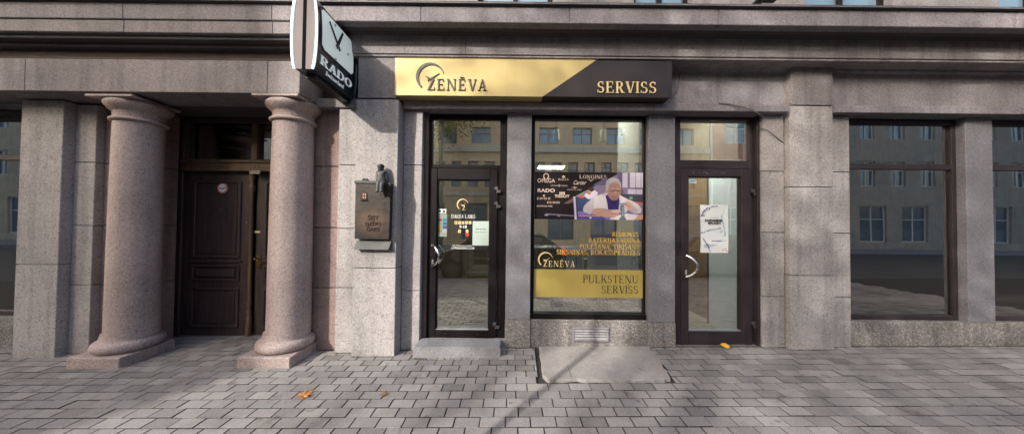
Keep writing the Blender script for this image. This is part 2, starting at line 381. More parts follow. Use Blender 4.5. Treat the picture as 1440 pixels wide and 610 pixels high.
while y1 > KERB_Y + .02:
    y0 = y1 - PR
    ph = -.136 + (0 if (row - 17) % 2 == 0 else PW/2) + prs.uniform(-.012, .012)
    k0 = int((-8.9-ph)/PW)
    for k in range(k0, k0 + int(17.8/PW)):
        xa, xb = ph + k*PW, ph + (k+1)*PW
        j = JW + prs.uniform(-.0012, .0012)
        p = [(xa+j, y0+j*1.25), (xb-j, y0+j*1.25), (xb-j, y1-j*1.25), (xa+j, y1-j*1.25)]
        ym = (y0+y1)/2; parts = [p]
        if y1 > SY1 and ym < .3 and xb > left_x(ym)-.2 and xa < right_x(ym)+.2:
            if y0 < SY1 - .06 and y0 < SY1:
                front = clip(p, lambda q: (SY1-.012) - q[1]); back = clip(p, lambda q: q[1] - (SY1-.012))
            else: front, back = [], p
            parts = [front]
            if back:
                parts += [clip(back, lambda q: left_x(q[1]) - q[0]), clip(back, lambda q: q[0] - right_x(q[1]))]
        dz, tx, ty = prs.gauss(0, .0011), prs.gauss(0, .004), prs.gauss(0, .005)
        for q in parts:
            if len(q) < 3: continue
            A = sum(q[i][0]*q[(i+1) % len(q)][1]-q[(i+1) % len(q)][0]*q[i][1] for i in range(len(q)))/2
            if A < .0012: continue
            cx = sum(a for a, _ in q)/len(q); cy = sum(b for _, b in q)/len(q)
            def zz(x, y, d): return zg(x, y) + dz + tx*(x-cx) + ty*(y-cy) + d
            lo = [pv.verts.new((x, y, zz(x, y, -.014))) for x, y in q]
            m_ = [pv.verts.new((x, y, zz(x, y, -.0022))) for x, y in q]
            hi = [pv.verts.new((x+(cx-x)*min(1, .0020/max(1e-4, abs(cx-x))), y+(cy-y)*min(1, .0020/max(1e-4, abs(cy-y))), zz(x, y, 0))) for x, y in q]
            n = len(q); pv.faces.new(hi)
            for i in range(n):
                pv.faces.new((lo[i], lo[(i+1) % n], m_[(i+1) % n], m_[i])).material_index = 1; pv.faces.new((m_[i], m_[(i+1) % n], hi[(i+1) % n], hi[i]))
    y1 = y0; row += 1
struct(obj('pavement', pv, [M['paver'], M['bed']]))

def concrete_mat():
    m, nt, b = newmat('old_concrete'); v = coords(nt)
    n = tex(nt, 'TexNoise', 2.3, v, Detail=9.0, Roughness=.68); c = ramp(nt, n.outputs[0], [(.28, (.19, .172, .16)), (.5, (.275, .256, .243)), (.72, (.345, .325, .31))])
    sp = tex(nt, 'TexVoronoi', 130, v); c = mul(nt, c, ramp(nt, sp.outputs['Color'], [(.08, g3(.72)), (.4, g3(1)), (.95, g3(1.12))]))
    pit = tex(nt, 'TexVoronoi', 21, v); c = mul(nt, c, ramp(nt, pit.outputs['Distance'], [(.06, g3(.55)), (.13, g3(1))]))
    nt.links.new(c, b.inputs['Base Color']); b.inputs['Roughness'].default_value = .9
    f = tex(nt, 'TexNoise', 45, v, Detail=8.0); bump(nt, b, f.outputs[0], .6, .008); return m
M['concrete'] = concrete_mat()
sb = nb(); prs = random.Random(5); edge = []
for i in range(len(SL)):
    a, b = SL[i], SL[(i+1) % len(SL)]; n = 1 if i in (0,) else 9
    for k in range(n):
        f = k/n; jit = .007 if k else 0
        edge.append((a[0]+(b[0]-a[0])*f + prs.uniform(-jit, jit), a[1]+(b[1]-a[1])*f + prs.uniform(-jit, jit)))
# chips broken out of the front edge
chips = [gnd(803, 529), gnd(800, 536.5), gnd(812, 536.5)]
def inside_chip(p):
    return any(math.hypot(p[0]-c[0], p[1]-c[1]) < r for c, r in ((gnd(764, 533), .05), (gnd(806, 534), .045), (gnd(933, 517), .035), (gnd(945, 535), .04)))
cxs, cys = sum(p[0] for p in edge)/len(edge), sum(p[1] for p in edge)/len(edge)
edge = [(p[0]+(cxs-p[0])*.035, p[1]+(cys-p[1])*.08) if inside_chip(p) else p for p in edge]
top = [sb.verts.new((x, y, zg(x, y)+.009)) for x, y in [(a+(cxs-a)*.008, b+(cys-b)*.012) for a, b in edge]]
mid = [sb.verts.new((x, y, zg(x, y)+.003)) for x, y in edge]; low = [sb.verts.new((x, y, zg(x, y)-.03)) for x, y in edge]
sb.faces.new(top)
for i in range(len(edge)):
    j = (i+1) % len(edge); sb.faces.new((mid[i], mid[j], top[j], top[i])); sb.faces.new((low[i], low[j], mid[j], mid[i]))
sb.faces.new(low[::-1])
slab = tag(obj('concrete_slab', sb, M['concrete']), 'old pale concrete slab with chipped edges below the display window', 'slab')
ck = nb(); c0, c1, c2 = gnd(797, 513), gnd(799.5, 519), gnd(803.5, 531)
for a, b, wd in ((c0, c1, .0015), (c1, c2, .003)):
    ck.faces.new([ck.verts.new((x, y, zg(x, y)+.0125)) for x, y in ((a[0]-wd*.6, a[1]), (a[0]+wd*.6, a[1]), (b[0]+wd, b[1]), (b[0]-wd, b[1]))])
obj('crack', ck, M['joint'], slab)

# ================================================================== THE SHOP BUILDING
B = thing('shop_building', 'grey granite building front with portico column and three glazed shop openings', 'building', (0, 0, 0))
def stones(bm, x0, x1, yf, yb, zs, bev=.005, gap=.0035):
    for a, b in zip(zs, zs[1:]): bx(bm, x0, x1, yf, yb, a+gap, b-gap, bev)
    return bm
ZB = -.25
yP, yS, yR = -.23, -.13, -.05                    # big pilaster, its left wing, rose pilaster / right block
xP0, xP1 = X(497.5, 320, yP), X(557.5, 320, yP)
xS0 = X(474, 320, yS); xR0 = X(441.5, 320, yR); xR1 = X(474.5, 320, yR)
xL1 = X(592, 320, yR)                           # right edge of the block beside the first door
zlint0, zlint1 = Z(720, 153.4, -.12), Z(720, 143.2, -.12)
zCol = Z(527, 139, yP)
# joint-dark core behind the stones
core = nb()
bx(core, xR1-.25, xL1-.02, .0, .45, ZB, 4.0); bx(core, xP0+.03, xP1-.03, yP+.03, .0, ZB, 3.62); bx(core, xS0+.02, xP0+.03, yS+.03, .0, ZB, 3.0)
obj('wall_core', core, M['joint'], B)
obj('pilaster', stones(nb(), xP0, xP1, yP, .02, [ZB, Z(527, 377, yP), zCol-.004]), M['pale'], B)
obj('pilaster_block', stones(nb(), X(503.5, 110, yP-.004), X(558, 110, yP), yP-.004, .02, [zCol+.004, Z(527, 78, yP)]), M['sooty'], B)
zsS = [ZB, Z(487, 404.5, yS), Z(487, 321, yS), Z(487, 232, yS), Z(487, 151, yS)]
obj('pilaster_wing', stones(nb(), xS0, xP0-.004, yS, .02, zsS), M['pale'], B)
zsR = [ZB, Z(458, 404.5, yR), Z(458, 320, yR), Z(458, 234, yR), Z(458, 150, yR)]
obj('rose_pilaster', stones(nb(), xR0-.14, xS0-.004, yR, .35, zsR, .007), M['rose'], B)
zsL = [ZB, Z(576, 408.5, yR), Z(576, 232, yR), zlint0-.003]
obj('wall_block', stones(nb(), xP1+.004, xL1, yR, .30, zsL), M['pale'], B)
# pillars between the openings
zst = Z(728, 449.5, 0)
xA0, xA1 = X(712, 320, 0), X(746.5, 320, 0); xB0, xB1 = X(912, 320, 0), X(949.5, 320, 0)
xC0, xC1 = X(1072.5, 320, -.02), X(1103, 320, -.02)
pil = obj('pillar', bx(nb(), xA0, xA1, 0, .30, zst+.003, zlint0-.003, .004), M['grey'], B); obj('pillar_foot', bx(nb(), xA0-.004, xA1+.004, -.008, .30, ZB, zst, .004), M['chip'], pil)
pil = obj('pillar', bx(nb(), xB0, xB1, 0, .30, Z(931, 453.5, 0)+.003, zlint0-.003, .004), M['grey'], B); obj('pillar_foot', bx(nb(), xB0-.004, xB1+.004, -.008, .30, ZB, Z(931, 453.5, 0), .004), M['chip'], pil)
zsC = [ZB, Z(1088, 417, -.02), Z(1088, 327, -.02), Z(1088, 241, -.02), zlint0-.003]
obj('wall_block', stones(nb(), xC0, xC1, -.02, .30, zsC), M['pale'], B)
xD1 = xC1 + .53
zsD = [ZB, Z(1115, 387, -.08), Z(1115, 263, -.08), Z(1115, 149, -.08)]
obj('pilaster', stones(nb(), xC1+.012, xD1, -.09, .02, zsD), M['pale'], B)
obj('pilaster_block', stones(nb(), xC1+.03, xD1-.01, -.10, .02, [Z(1115, 149, -.08), Z(1115, 76, -.10)]), M['soot2'], B)
core2 = nb(); bx(core2, xC0+.03, xD1+.3, .02, .45, ZB, 4.0); obj('wall_core', core2, M['joint'], B)
# window base with the ventilation grille
zbt = Z(827, 449.5, .03)
obj('window_base', bx(nb(), xA1+.005, xB0-.005, .012, .30, ZB, zbt, .004), M['chip'], B)

# entablature over the shop
xLi0 = xP1 + .012; xLi1 = X(1110, 155, -.12)
fz = Z(720, 100, -.02)
lint = nb(); bx(lint, xLi0, xLi1, -.12, .32, zlint0, zlint1, .005)
obj('lintel', lint, M['sooty'], B)
lf = nb(); bx(lf, xR0-.1, X(503, 145, -.16), -.16, .3, Z(475, 151, -.16), Z(475, 138.5, -.16), .006); obj('lintel', lf, M['sooty'], B)
xF1 = X(1103, 120, -.02)
zbb = Z(720, 77.2, -.27); zbt2 = Z(720, 51, -.27)
obj('frieze', bx(nb(), xLi0-.01, xF1, -.02, .3, zlint1+.002, zbb+.03, .003), M['sooty'], B)
bx_ = nb()   # cavetto moulding under the band and its return at the right
prof = [(-.02, fz-.012), (-.035, fz-.012), (-.035, fz)] + [(-.035-.11*(1-math.cos(t*math.pi/2/5)), fz + (zbb-.01-fz)*math.sin(t*math.pi/2/5)) for t in range(6)] + [(-.02, zbb-.01)]
n0 = [bx_.verts.new((xLi0, y, z)) for y, z in prof]
n1 = [bx_.verts.new((xF1+ (-.02-y)*.75, y, z)) for y, z in prof]
for i in range(len(prof)):
    j = (i+1) % len(prof); bx_.faces.new((n0[i], n0[j], n1[j], n1[i]))
bx_.faces.new(n0); bx_.faces.new(n1[::-1])
obj('frieze_moulding', bx_, M['sooty'], B, True)
sp = nb()    # splayed stone return at the right end of the frieze
prism(sp, [(xF1-.004, -.02), (xC1+.03, -.095), (xC1+.03, .0), (xF1-.004, .0)], zlint1+.004, fz+.005, lambda u, v, q: (u, v, q))
obj('frieze_return', sp, M['soot2'], B)
XE = 9.0
xP0e = -2.11
band = nb(); xs = [xP0e, -.55, 1.05, 2.62, 4.2, 5.8, XE]
for a, b in zip(xs, xs[1:]): bx(band, a+.0012, b-.0012, -.27, .3, zbb, zbt2, .004)
bx(band, xP0e, XE, -.255, .3, zbb-.025, zbb-.0015, .004)
obj('band_course', band, M['soot2'], B)
zc0, zc1 = Z(720, 32.3, -.5), Z(720, 9.5, -.5)
cor = nb(); xs = [-9, -7.4, -5.8, -4.2, -2.6, -1.0, .6, 2.2, 3.8, 5.4, 7.0, XE]
for a, b in zip(xs, xs[1:]): bx(cor, a+.001, b-.001, -.5, .3, zc0, zc1, .006)
obj('cornice', cor, M['sooty'], B)
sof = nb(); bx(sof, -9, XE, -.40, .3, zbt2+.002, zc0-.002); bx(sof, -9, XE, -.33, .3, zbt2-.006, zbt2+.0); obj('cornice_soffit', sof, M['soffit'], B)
fl = nb(); bx(fl, -9, XE, -.53, .3, zc1+.003, zc1+.016, .004); bx(fl, -9, XE, -.515, .28, zc1+.019, zc1+.045, .004)
obj('cornice_flashing', fl, M['soffit'], B)
bl = nb(); bx(bl, -9, XE, -.539, -.531, zc1+.0065, zc1+.0125); obj('flashing_edge', bl, M['grey'], B)

# upper floor wall with its windows just above the cornice
zw0, zw1, ztop = Z(720, 5.5, 0)-.02, 5.9, 11.0
wins = [(X(673, 2, .1), X(777, 2, .1)), (X(887, 2, .1), X(967, 2, .1))]
wins = [(-7.4, -6.3), (-5.4, -4.3), (-2.9, -1.8)] + wins + [(3.6, 4.7), (6.0, 7.1)]
uw = nb(); bx(uw, -9, XE, 0, .35, 3.55, zw0)
xs = [-9.0] + [v for p in wins for v in p] + [XE]
for a, b in zip(xs[::2], xs[1::2]): bx(uw, a, b, 0, .35, zw0+.001, zw1-.001)
bx(uw, -9, XE, 0, .35, zw1, ztop); obj('upper_wall', uw, M['sooty'], B)
M['skyglass'] = plain('reflecting_pane', (.10, .16, .22), .04, .0, .05, 1, 1.0, 1.0)
M['pane'] = plain('window_pane', (.02, .025, .028), .03, 0, .05, 2, .9)
for a, b in wins:
    f = nb(); mx = (a+b)/2
    for q in ((a, a+.06), (mx-.03, mx+.03), (b-.06, b)): bx(f, q[0], q[1], .10, .16, zw0, zw1)
    bx(f, a+.06, mx-.03, .105, .155, zw0, zw0+.06); bx(f, mx+.03, b-.06, .105, .155, zw0, zw0+.06)
    f = obj('upper_window', f, M['frame'], B); obj('pane', bx(nb(), a, b, .13, .14, zw0, zw1), M['skyglass'], f)
obj('building_back', bx(nb(), -9, XE, 7.0, 7.2, ZB, ztop), M['soffit'], B); obj('roof', bx(nb(), -9, XE, -.2, 7.2, ztop, ztop+.15), M['soffit'], B)

# ---------------- portico
CX, CY = -2.60, -.205; QX, QY = -2.56, -.185
col = obj('column', lathe(nb(), [(.216, .20), (.2155, .5), (.213, 1.2), (.208, 1.9), (.2, Z(412, 164, CY-.2))], QX, QY, 64), M['pink'], B, True)
zt = Z(412, 164, CY-.2)
cap = [(.2, zt-.02), (.222, zt-.018), (.232, zt-.005), (.232, zt+.006), (.222, zt+.016), (.203, zt+.02), (.204, zt+.09), (.215, zt+.098), (.236, zt+.115), (.262, zt+.145), (.274, zt+.172), (.27, zt+.195), (.25, zt+.205)]
obj('capital', lathe(nb(), cap, QX, QY, 64), M['pink'], col, True, 60)
z0p = zg(CX, -.5)
zpl = Z(368, 502, CY-.28)
tor = [(.20, zpl-.005)] + [(.232+.052*math.cos(a), zpl+.060+.058*math.sin(a)) for a in [math.radians(-85+170*i/12) for i in range(13)]] + [(.232, zpl+.124), (.224, zpl+.135), (.219, zpl+.16), (.2165, zpl+.19)]
obj('column_base', lathe(nb(), tor, QX-.022, QY-.008, 64), M['pink'], col, True, 60)
obj('column_plinth', bx(nb(), CX-.285, CX+.275, CY-.285, CY+.26, ZB, zpl, .008), M['pink'], col)
zab0, zab1 = zt+.206, Z(385, 131.5, CY-.25)
obj('abacus', bx(nb(), CX-.235, CX+.275, CY-.255, CY+.25, zab0, zab1, .006), M['pink'], col)
CX2 = 2*(-3.5) - CX
c2 = dup(col, B); c2.location = (CX2-CX, 0, -.0135*1.8)
xE1 = CX + .285
ar = nb(); az1 = 3.24
for a, b in ((-9, -5.3), (-5.3, X(376, 110, -.45)), (X(376, 110, -.45), xE1)): bx(ar, a+.0015, b-.0015, -.45, -.04, zab1+.003, az1, .005)
bx(ar, -9, xE1-.02, -.06, .38, zab1+.10, az1-.02)
obj('architrave', ar, M['soot2'], B)
pf = nb(); bx(pf, -9, -2.13, -.28, .3, az1+.002, 3.425, .004); bx(pf, -9, -2.14, -.30, .3, 3.315, 3.345, .008)
obj('portico_frieze', pf, plain('shaded_brown_stone', (.10, .075, .065), .85, 0, .35, 5), B)  # brown stone, its colour darkened for the shade under the soffit
pc = nb(); 
for a, b in zip([-9, -7.4, -5.8, -4.2, -2.6], [-7.4, -5.8, -4.2, -2.6, -2.12]): bx(pc, a+.001, b-.001, -.485, .3, 3.515, zc0-.003, .006)
obj('portico_fascia', pc, M['soot2'], B)
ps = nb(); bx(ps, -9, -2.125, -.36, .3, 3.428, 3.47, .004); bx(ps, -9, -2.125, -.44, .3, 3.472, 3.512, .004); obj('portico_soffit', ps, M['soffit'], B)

# recess with the old wooden doors
xr1, xr0, yD = -2.42, -4.58, .42
obj('portico_reveal', box(xr1, xr1+.3, -.02, .75, ZB, 3.0), M['rose'], B); obj('portico_reveal', box(xr0-.3, xr0, -.02, .75, ZB, 3.0), M['rose'], B)
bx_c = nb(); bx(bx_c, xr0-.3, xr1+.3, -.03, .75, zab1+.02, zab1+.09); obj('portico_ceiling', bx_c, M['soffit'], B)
def wood(name, c, grain=22, gr=.45, wear=None):
    m, nt, b = newmat(name); v = coords(nt, (grain, grain, 1.2)); n = tex(nt, 'TexNoise', 1.4, v, Detail=6.0, Roughness=.6)
    col = mul(nt, c, ramp(nt, n.outputs[0], [(.3, g3(1-gr)), (.5, g3(1)), (.75, g3(1+gr))]))
    if wear:
        v2 = coords(nt); n2 = tex(nt, 'TexNoise', 4.5, v2, Detail=8.0, Roughness=.75); f = ramp(nt, n2.outputs[0], [(.56, g3(0)), (.68, g3(.7))])
        mm = N(nt, 'Mix', data_type='RGBA'); nt.links.new(f, mm.inputs[0]); nt.links.new(col, mm.inputs[6]); mm.inputs[7].default_value = (*wear, 1); col = mm.outputs[2]
    nt.links.new(col, b.inputs['Base Color']); b.inputs['Roughness'].default_value = .5; bump(nt, b, n.outputs[0], .25, .004); return m
M['oldwood'] = wood('old_dark_wood', (.046, .030, .030), 22, .5, (.08, .055, .046))
M['oakwood'] = wood('worn_brown_wood', (.105, .066, .037), 24, .5, (.07, .045, .035))
M['ironold'] = plain('old_brass', (.17, .10, .04), .45, .7, .4, 12)
zdb = zg(-3.5, .3) - .02
ztr0, ztr1 = Z(340, 238, yD-.05), Z(340, 224, yD-.05)
zdt = ztr0 - .027
xm = X(354, 340, yD)
xo0, xo1 = xm-.93, xm+.93
wd = nb()     # fixed frame: jambs, head, transom rail with its mouldings
bx(wd, xr0, xo0-.06, yD+.02, yD+.1, zdb, zab1+.02); bx(wd, xo1+.06, xr1, yD+.02, yD+.1, zdb, zab1+.02)
bx(wd, xo0-.06, xo0, yD-.03, yD+.1, zdb, zab1+.02, .008); bx(wd, xo1, xo1+.06, yD-.03, yD+.1, zdb, zab1+.02, .008)
ztt = Z(330, 172, yD)
bx(wd, xo0, xo1, yD, yD+.1, ztt, zab1+.02); bx(wd, xo0, xo1, yD-.03, yD+.02, ztt-.02, ztt+.05, .01)
wdoor = obj('wooden_double_door', wd, M['oldwood'], B)
tr = nb(); bx(tr, xo0+.002, xo1-.002, yD-.06, yD+.09, ztr0, ztr1, .008); bx(tr, xo0+.002, xo1-.002, yD-.085, yD+.0, ztr1-.055, ztr1-.015, .012); bx(tr, xo0+.002, xo1-.002, yD-.075, yD, ztr0-.03, ztr0+.015, .01)
obj('transom_rail', tr, M['oakwood'], wdoor)
mu = nb(); bx(mu, X(355, 200, yD)-.01, X(363, 200, yD), yD-.01, yD+.06, ztr1+.001, ztt-.021, .006); obj('mullion', mu, M['oakwood'], wdoor)
obj('transom_pane', bx(nb(), xo0, xo1, yD+.05, yD+.056, ztr1, ztt), glass('portico_glass', (.5, .5, .5), .45), wdoor)
obj('dark_hall', bx(nb(), xr0, xr1, yD+.25, yD+.32, ZB, 3), M['black'], wdoor)
def leaf(xa, xb, open_=0):
    """one door leaf with four framed panels"""
    bm = nb(); yf = yD + .01 + open_
    bx(bm, xa, xb, yf, yf+.05, zdb, zdt, .004)
    H = zdt - zdb; wd_ = xb - xa; st = .125
    for f0, f1, ins in ((.475, .945, 1), (.335, .435, 2), (.055, .295, 1), (.445, .465, 0)):
        za, zb = zdb+H*f0, zdb+H*f1; a, b = xa+st, xb-st
        if ins == 0: bx(bm, a-.03, b+.03, yf-.02, yf+.001, za, zb, .006); continue
        for q in ((a, b, za, za+.035), (a, b, zb-.035, zb)): bx(bm, q[0], q[1], yf-.022, yf+.001, q[2], q[3], .010)
        for q in ((a, a+.035), (b-.035, b)): bx(bm, q[0], q[1], yf-.0215, yf+.001, za+.03, zb-.03, .010)
        bx(bm, a+.06, b-.06, yf-.012 if ins == 1 else yf-.03, yf+.001, za+.06, zb-.06, .009 if ins == 1 else .028)
    return bm
lfo = obj('door_leaf', leaf(xo0, xm-.032), M['oldwood'], wdoor); lfr = obj('door_leaf', leaf(xm+.032, xo1, .012), M['oldwood'], wdoor)
# turned meeting post
yq = yD - .012
pst = nb(); r0 = .026
zk = [Z(355, y, yD) for y in (470, 466, 461, 445, 442, 436, 432, 428, 424, 420)]
zu = [Z(355, y, yD) for y in (272, 268, 262, 258, 252, 247, 243)]
prof = [(.034, zk[0]), (.036, zk[2]), (.036, zk[3]), (.02, zk[4]), (.034, zk[5]), (.02, zk[6]), (.032, zk[7]), (.030, zk[8]), (.022, zk[9]), (.024, .9), (.022, zu[0]), (.036, zu[1]), (.038, zu[2]), (.022, zu[3]), (.03, zu[4]), (.034, zu[5]), (.03, zu[6])]
obj('meeting_post', lathe(pst, prof, xm, yq, 16), M['oakwood'], wdoor, True, 50)
x0, x1, za, zb = pbox(360, 358, 364.5, 367, yD); obj('lock_plate', bx(bx(nb(), x0-.01, x1+.012, yD+.010, yD+.023, za, zb, .002), x0-.01, x1+.012, yD+.010, yD+.023, za-.11, za-.006, .002), M['ironold'], lfr)
x0, x1, za, zb = pbox(356.5, 324.5, 364.5, 327.5, yD); obj('letter_slot', bx(nb(), x0, x1, yD+.010, yD+.023, za, zb, .002), M['goldl'], lfr)
x0, x1, za, zb = pbox(345, 311, 349.5, 315, yD); kn = nb(); tube(kn, [((x0+x1)/2, yD+.012, (za+zb)/2), ((x0+x1)/2, yD-.01, (za+zb)/2)], .017, 12); obj('keyhole_rosette', kn, M['steel'], lfo)
kb = nb(); kx, kz = at(354, 364, yD-.06); lathe(kb, [(.004, kz-.018), (.018, kz-.012), (.022, kz), (.018, kz+.012), (.004, kz+.018)], kx+.03, yD-.045, 12); tube(kb, [(kx+.03, yD-.04, kz), (kx+.03, yD+.03, kz)], .008); obj('door_knob', kb, M['ironold'], lfr, True)
# outer stones of the portico at the left and the bay beyond
m2 = -7.0
obj('rose_pilaster', stones(nb(), m2-xS0, m2-(xR0-.14), yR, .35, zsR, .007), M['rose'], B)
obj('pilaster_wing', stones(nb(), m2-xP0, m2-xS0-.004, yS, .02, zsS), M['pale'], B)
obj('pilaster', stones(nb(), m2-xP1, m2-xP0-.004, yP, .02, [ZB, Z(527, 377, yP), zab1-.01]), M['pale'], B)
obj('wall_block', stones(nb(), m2-xL1, m2-xP1-.004, yR, .3, zsL), M['pale'], B)
core = nb(); bx(core, m2-xL1+.03, m2-xR1+.2, .0, .45, ZB, 3.6); bx(core, m2-xP1+.03, m2-xP0-.03, yP+.03, 0, ZB, 2.9); bx(core, -9, m2-xL1+.03, -.02, .45, zlint0+.01, 3.6); obj('wall_core', core, M['joint'], B)
bx_c = nb(); bx(bx_c, -9, m2-xL1+.1, -.1, .32, zlint0, zab1, .005); obj('lintel', bx_c, M['sooty'], B)
# ================================================================== SHOP DOORS AND WINDOW
YF, YL, YG = .075, .060, .105       # frame face, leaf face, glass plane
def rect_frame(bm, x0, x1, z0, z1, w, yf, yb, bev=.005, wb=None, wt=None):
    wl = w if not isinstance(w, tuple) else w[0]; wr = w if not isinstance(w, tuple) else w[1]
    wb = wl if wb is None else wb; wt = wl if wt is None else wt
    bx(bm, x0, x0+wl, yf, yb, z0, z1, bev); bx(bm, x1-wr, x1, yf, yb, z0, z1, bev)
    if wb: bx(bm, x0+wl+.0005, x1-wr-.0005, yf+.001, yb, z0, z0+wb, bev)
    if wt: bx(bm, x0+wl+.0005, x1-wr-.0005, yf+.001, yb, z1-wt, z1, bev)
    return bm
def hinge(x, z, parent):
    bm = nb(); bx(bm, x-.036, x+.004, YL-.032, YL+.002, z-.004, z+.036, .005); bx(bm, x-.002, x+.045, YL-.030, YL+.012, z-.040, z-.002, .005)
    tube(bm, [(x+.001, YL-.026, z-.042), (x+.001, YL-.026, z+.038)], .0085, 8)
    return obj('hinge', bm, M['hinge'], parent)
def bow_handle(x, z0, z1, parent, d=.075, side=1):
    bm = nb(); n = 14; pts = []
    for i in range(n+1):
        t = i/n; sn_ = max(0, math.sin(t*math.pi)); pts.append((x + side*.092*sn_**.75, YL - .012 - d*sn_**.6, z0 + (z1-z0)*t))
    tube(bm, pts, .0155, 12)
    tube(bm, [(x, YL+.004, z0+.006), (x, YL-.02, z0+.004)], .017, 10); tube(bm, [(x, YL+.004, z1-.006), (x, YL-.02, z1-.004)], .017, 10)
    o = obj('handle', bm, M['steel'], parent, True)
    # the inner bow behind the glass
    bm = nb(); tube(bm, [(x + side*(.03+.060*math.sin(i/n*math.pi)), YG+.04+.07*max(0, math.sin(i/n*math.pi))**.6, z0+(z1-z0)*i/n) for i in range(n+1)], .0125, 10)
    obj('inner_handle', bm, M['steel'], parent, True)
    bm = nb(); bx(bm, x-.012, x+.012, YL-.008, YL+.002, z0+.03-.0, z0+.085, .003); tube(bm, [(x, YL-.014, z0+.06), (x, YL, z0+.06)], .008, 8); obj('lock_cylinder', bm, M['bead'], parent)
def shop_door(x0, x1, zb, zt, tg, lf, lg, mat, gl, hz, hpx, reveal=None, hx=None):
    """x0,x1,zb,zt frame; tg transom glass box; lf leaf box; lg leaf glass box (all x0,x1,z0,z1)"""
    bm = nb(); bx(bm, x0, tg[0], YF, YF+.09, zb, zt, .004); bx(bm, tg[1], x1, YF, YF+.09, zb, zt, .004)
    bx(bm, tg[0]+.0005, tg[1]-.0005, YF+.001, YF+.09, tg[3], zt, .004); bx(bm, tg[0]+.0005, tg[1]-.0005, YF+.001, YF+.09, lf[3]+.004, tg[2], .004)
    bx(bm, tg[0]+.0005, tg[1]-.0005, YF+.03, YF+.09, zb, zb+.02)
    if tg[1]-lf[1] > .006: bx(bm, lf[1]+.004, tg[1]-.0005, YF+.012, YF+.088, zb+.021, lf[3]+.003, .002)
    if lf[0]-tg[0] > .006: bx(bm, tg[0]+.0005, lf[0]-.003, YF+.012, YF+.088, zb+.021, lf[3]+.003, .002)
    d = obj('shop_door', bm, mat, B)
    f = nb(); rect_frame(f, lf[0], lf[1], lf[2], lf[3], (lg[0]-lf[0], lf[1]-lg[1]), YL, YF+.07, .005, lg[2]-lf[2], lf[3]-lg[3])
    gs = .010
    for q in ((lg[0], lg[1], lg[3]-gs, lg[3]), (lg[0], lg[0]+gs, lg[2]+.016, lg[3]-gs), (lg[1]-gs, lg[1], lg[2]+.016, lg[3]-gs)): bx(f, q[0], q[1], YL+.018, YF+.05, q[2], q[3])
    obj('door_leaf', f, mat, d)
    obj('glazing_bead', bx(nb(), lg[0]+.001, lg[1]-.001, YL+.016, YF+.05, lg[2]+.001, lg[2]+.013, .002), M['bead'], d)
    obj('door_glass', bx(nb(), lg[0]-.005, lg[1]+.005, YG, YG+.006, lg[2]-.005, lg[3]+.005), gl, d)
    obj('transom_glass', bx(nb(), tg[0]-.005, tg[1]+.005, YG, YG+.006, tg[2]-.005, tg[3]+.005), M['glass'], d)
    for z in hz: hinge(hx, z, d)
    bow_handle(*hpx, d)
    for fx in (.2, .8): xx = lg[0]+(lg[1]-lg[0])*fx; obj('drain_cap', box(xx-.018, xx+.018, YL-.004, YL+.004, lf[2]+.035, lf[2]+.047, .002), M['black'], d)
    return d
# ---- left door
xf0, xf1 = xL1+.006, xA0-.006
zdoor = Z(645, 474.5, YF)
tg1 = (X(608, 200, YF), X(703.5, 200, YF), Z(655, 231.5, YF), Z(655, 167.5, YF))
lf1 = (X(604.5, 350, YL), X(698.5, 350, YL), zdoor+.008, Z(655, 236.5, YL))
lg1 = (X(613.5, 350, YL), X(688, 350, YL), Z(650, 464.5, YL), Z(650, 252.5, YL))
hzs = [Z(698, 267, YL), Z(698, 288, YL), Z(695, 456.5, YL)]
hh = (X(608.5, 360, YL), Z(610, 374.5, YL), Z(610, 344, YL))
door1 = shop_door(xf0+.05, xf1, zdoor, Z(655, 157.5, YF), tg1, lf1, lg1, M['frame'], M['glass2'], hzs, hh, hx=X(699, 300, YL))
jb = nb(); bx(jb, xf0, xf0+.047, .03, YF+.08, zdoor-.05, Z(655, 157.5, YF), .004); obj('door_jamb', jb, wood('brown_jamb', (.085, .055, .045), 10, .3), door1)
st0 = nb(); bx(st0, xf0, xf1, .01, .6, ZB, zdoor-.004); obj('threshold', st0, M['stepg'], B)
bx_t = nb(); bx(bx_t, xf0, xf1, .03, .3, Z(655, 157.5, YF)+.002, zlint0+.02); obj('door_head', bx_t, M['black'], B)
# ---- display window
wx0, wx1 = xA1+.006, xB0-.006
wz0, wz1 = Z(828, 449.0, YF), Z(828, 159.5, YF)
wg = (X(751.5, 300, YF), X(905.5, 300, YF), Z(828, 440.5, YF), Z(828, 167.5, YF))
wf = nb(); bx(wf, wx0, wg[0], YF, YF+.09, wz0, wz1, .004); bx(wf, wg[1], wx1, YF, YF+.09, wz0, wz1, .004)
bx(wf, wg[0]+.0005, wg[1]-.0005, YF+.001, YF+.09, wg[3], wz1, .004); bx(wf, wg[0]-.03, wg[1]+.02, YF-.03, YF+.09, wz0+.002, wg[2], .004)
bx(wf, wx0, wx1, .04, .3, wz1+.002, zlint0+.02)
win = obj('display_window', wf, M['frame'], B)
obj('window_glass', bx(nb(), wg[0]-.005, wg[1]+.005, YG, YG+.006, wg[2]-.005, wg[3]+.005), M['glass'], win)
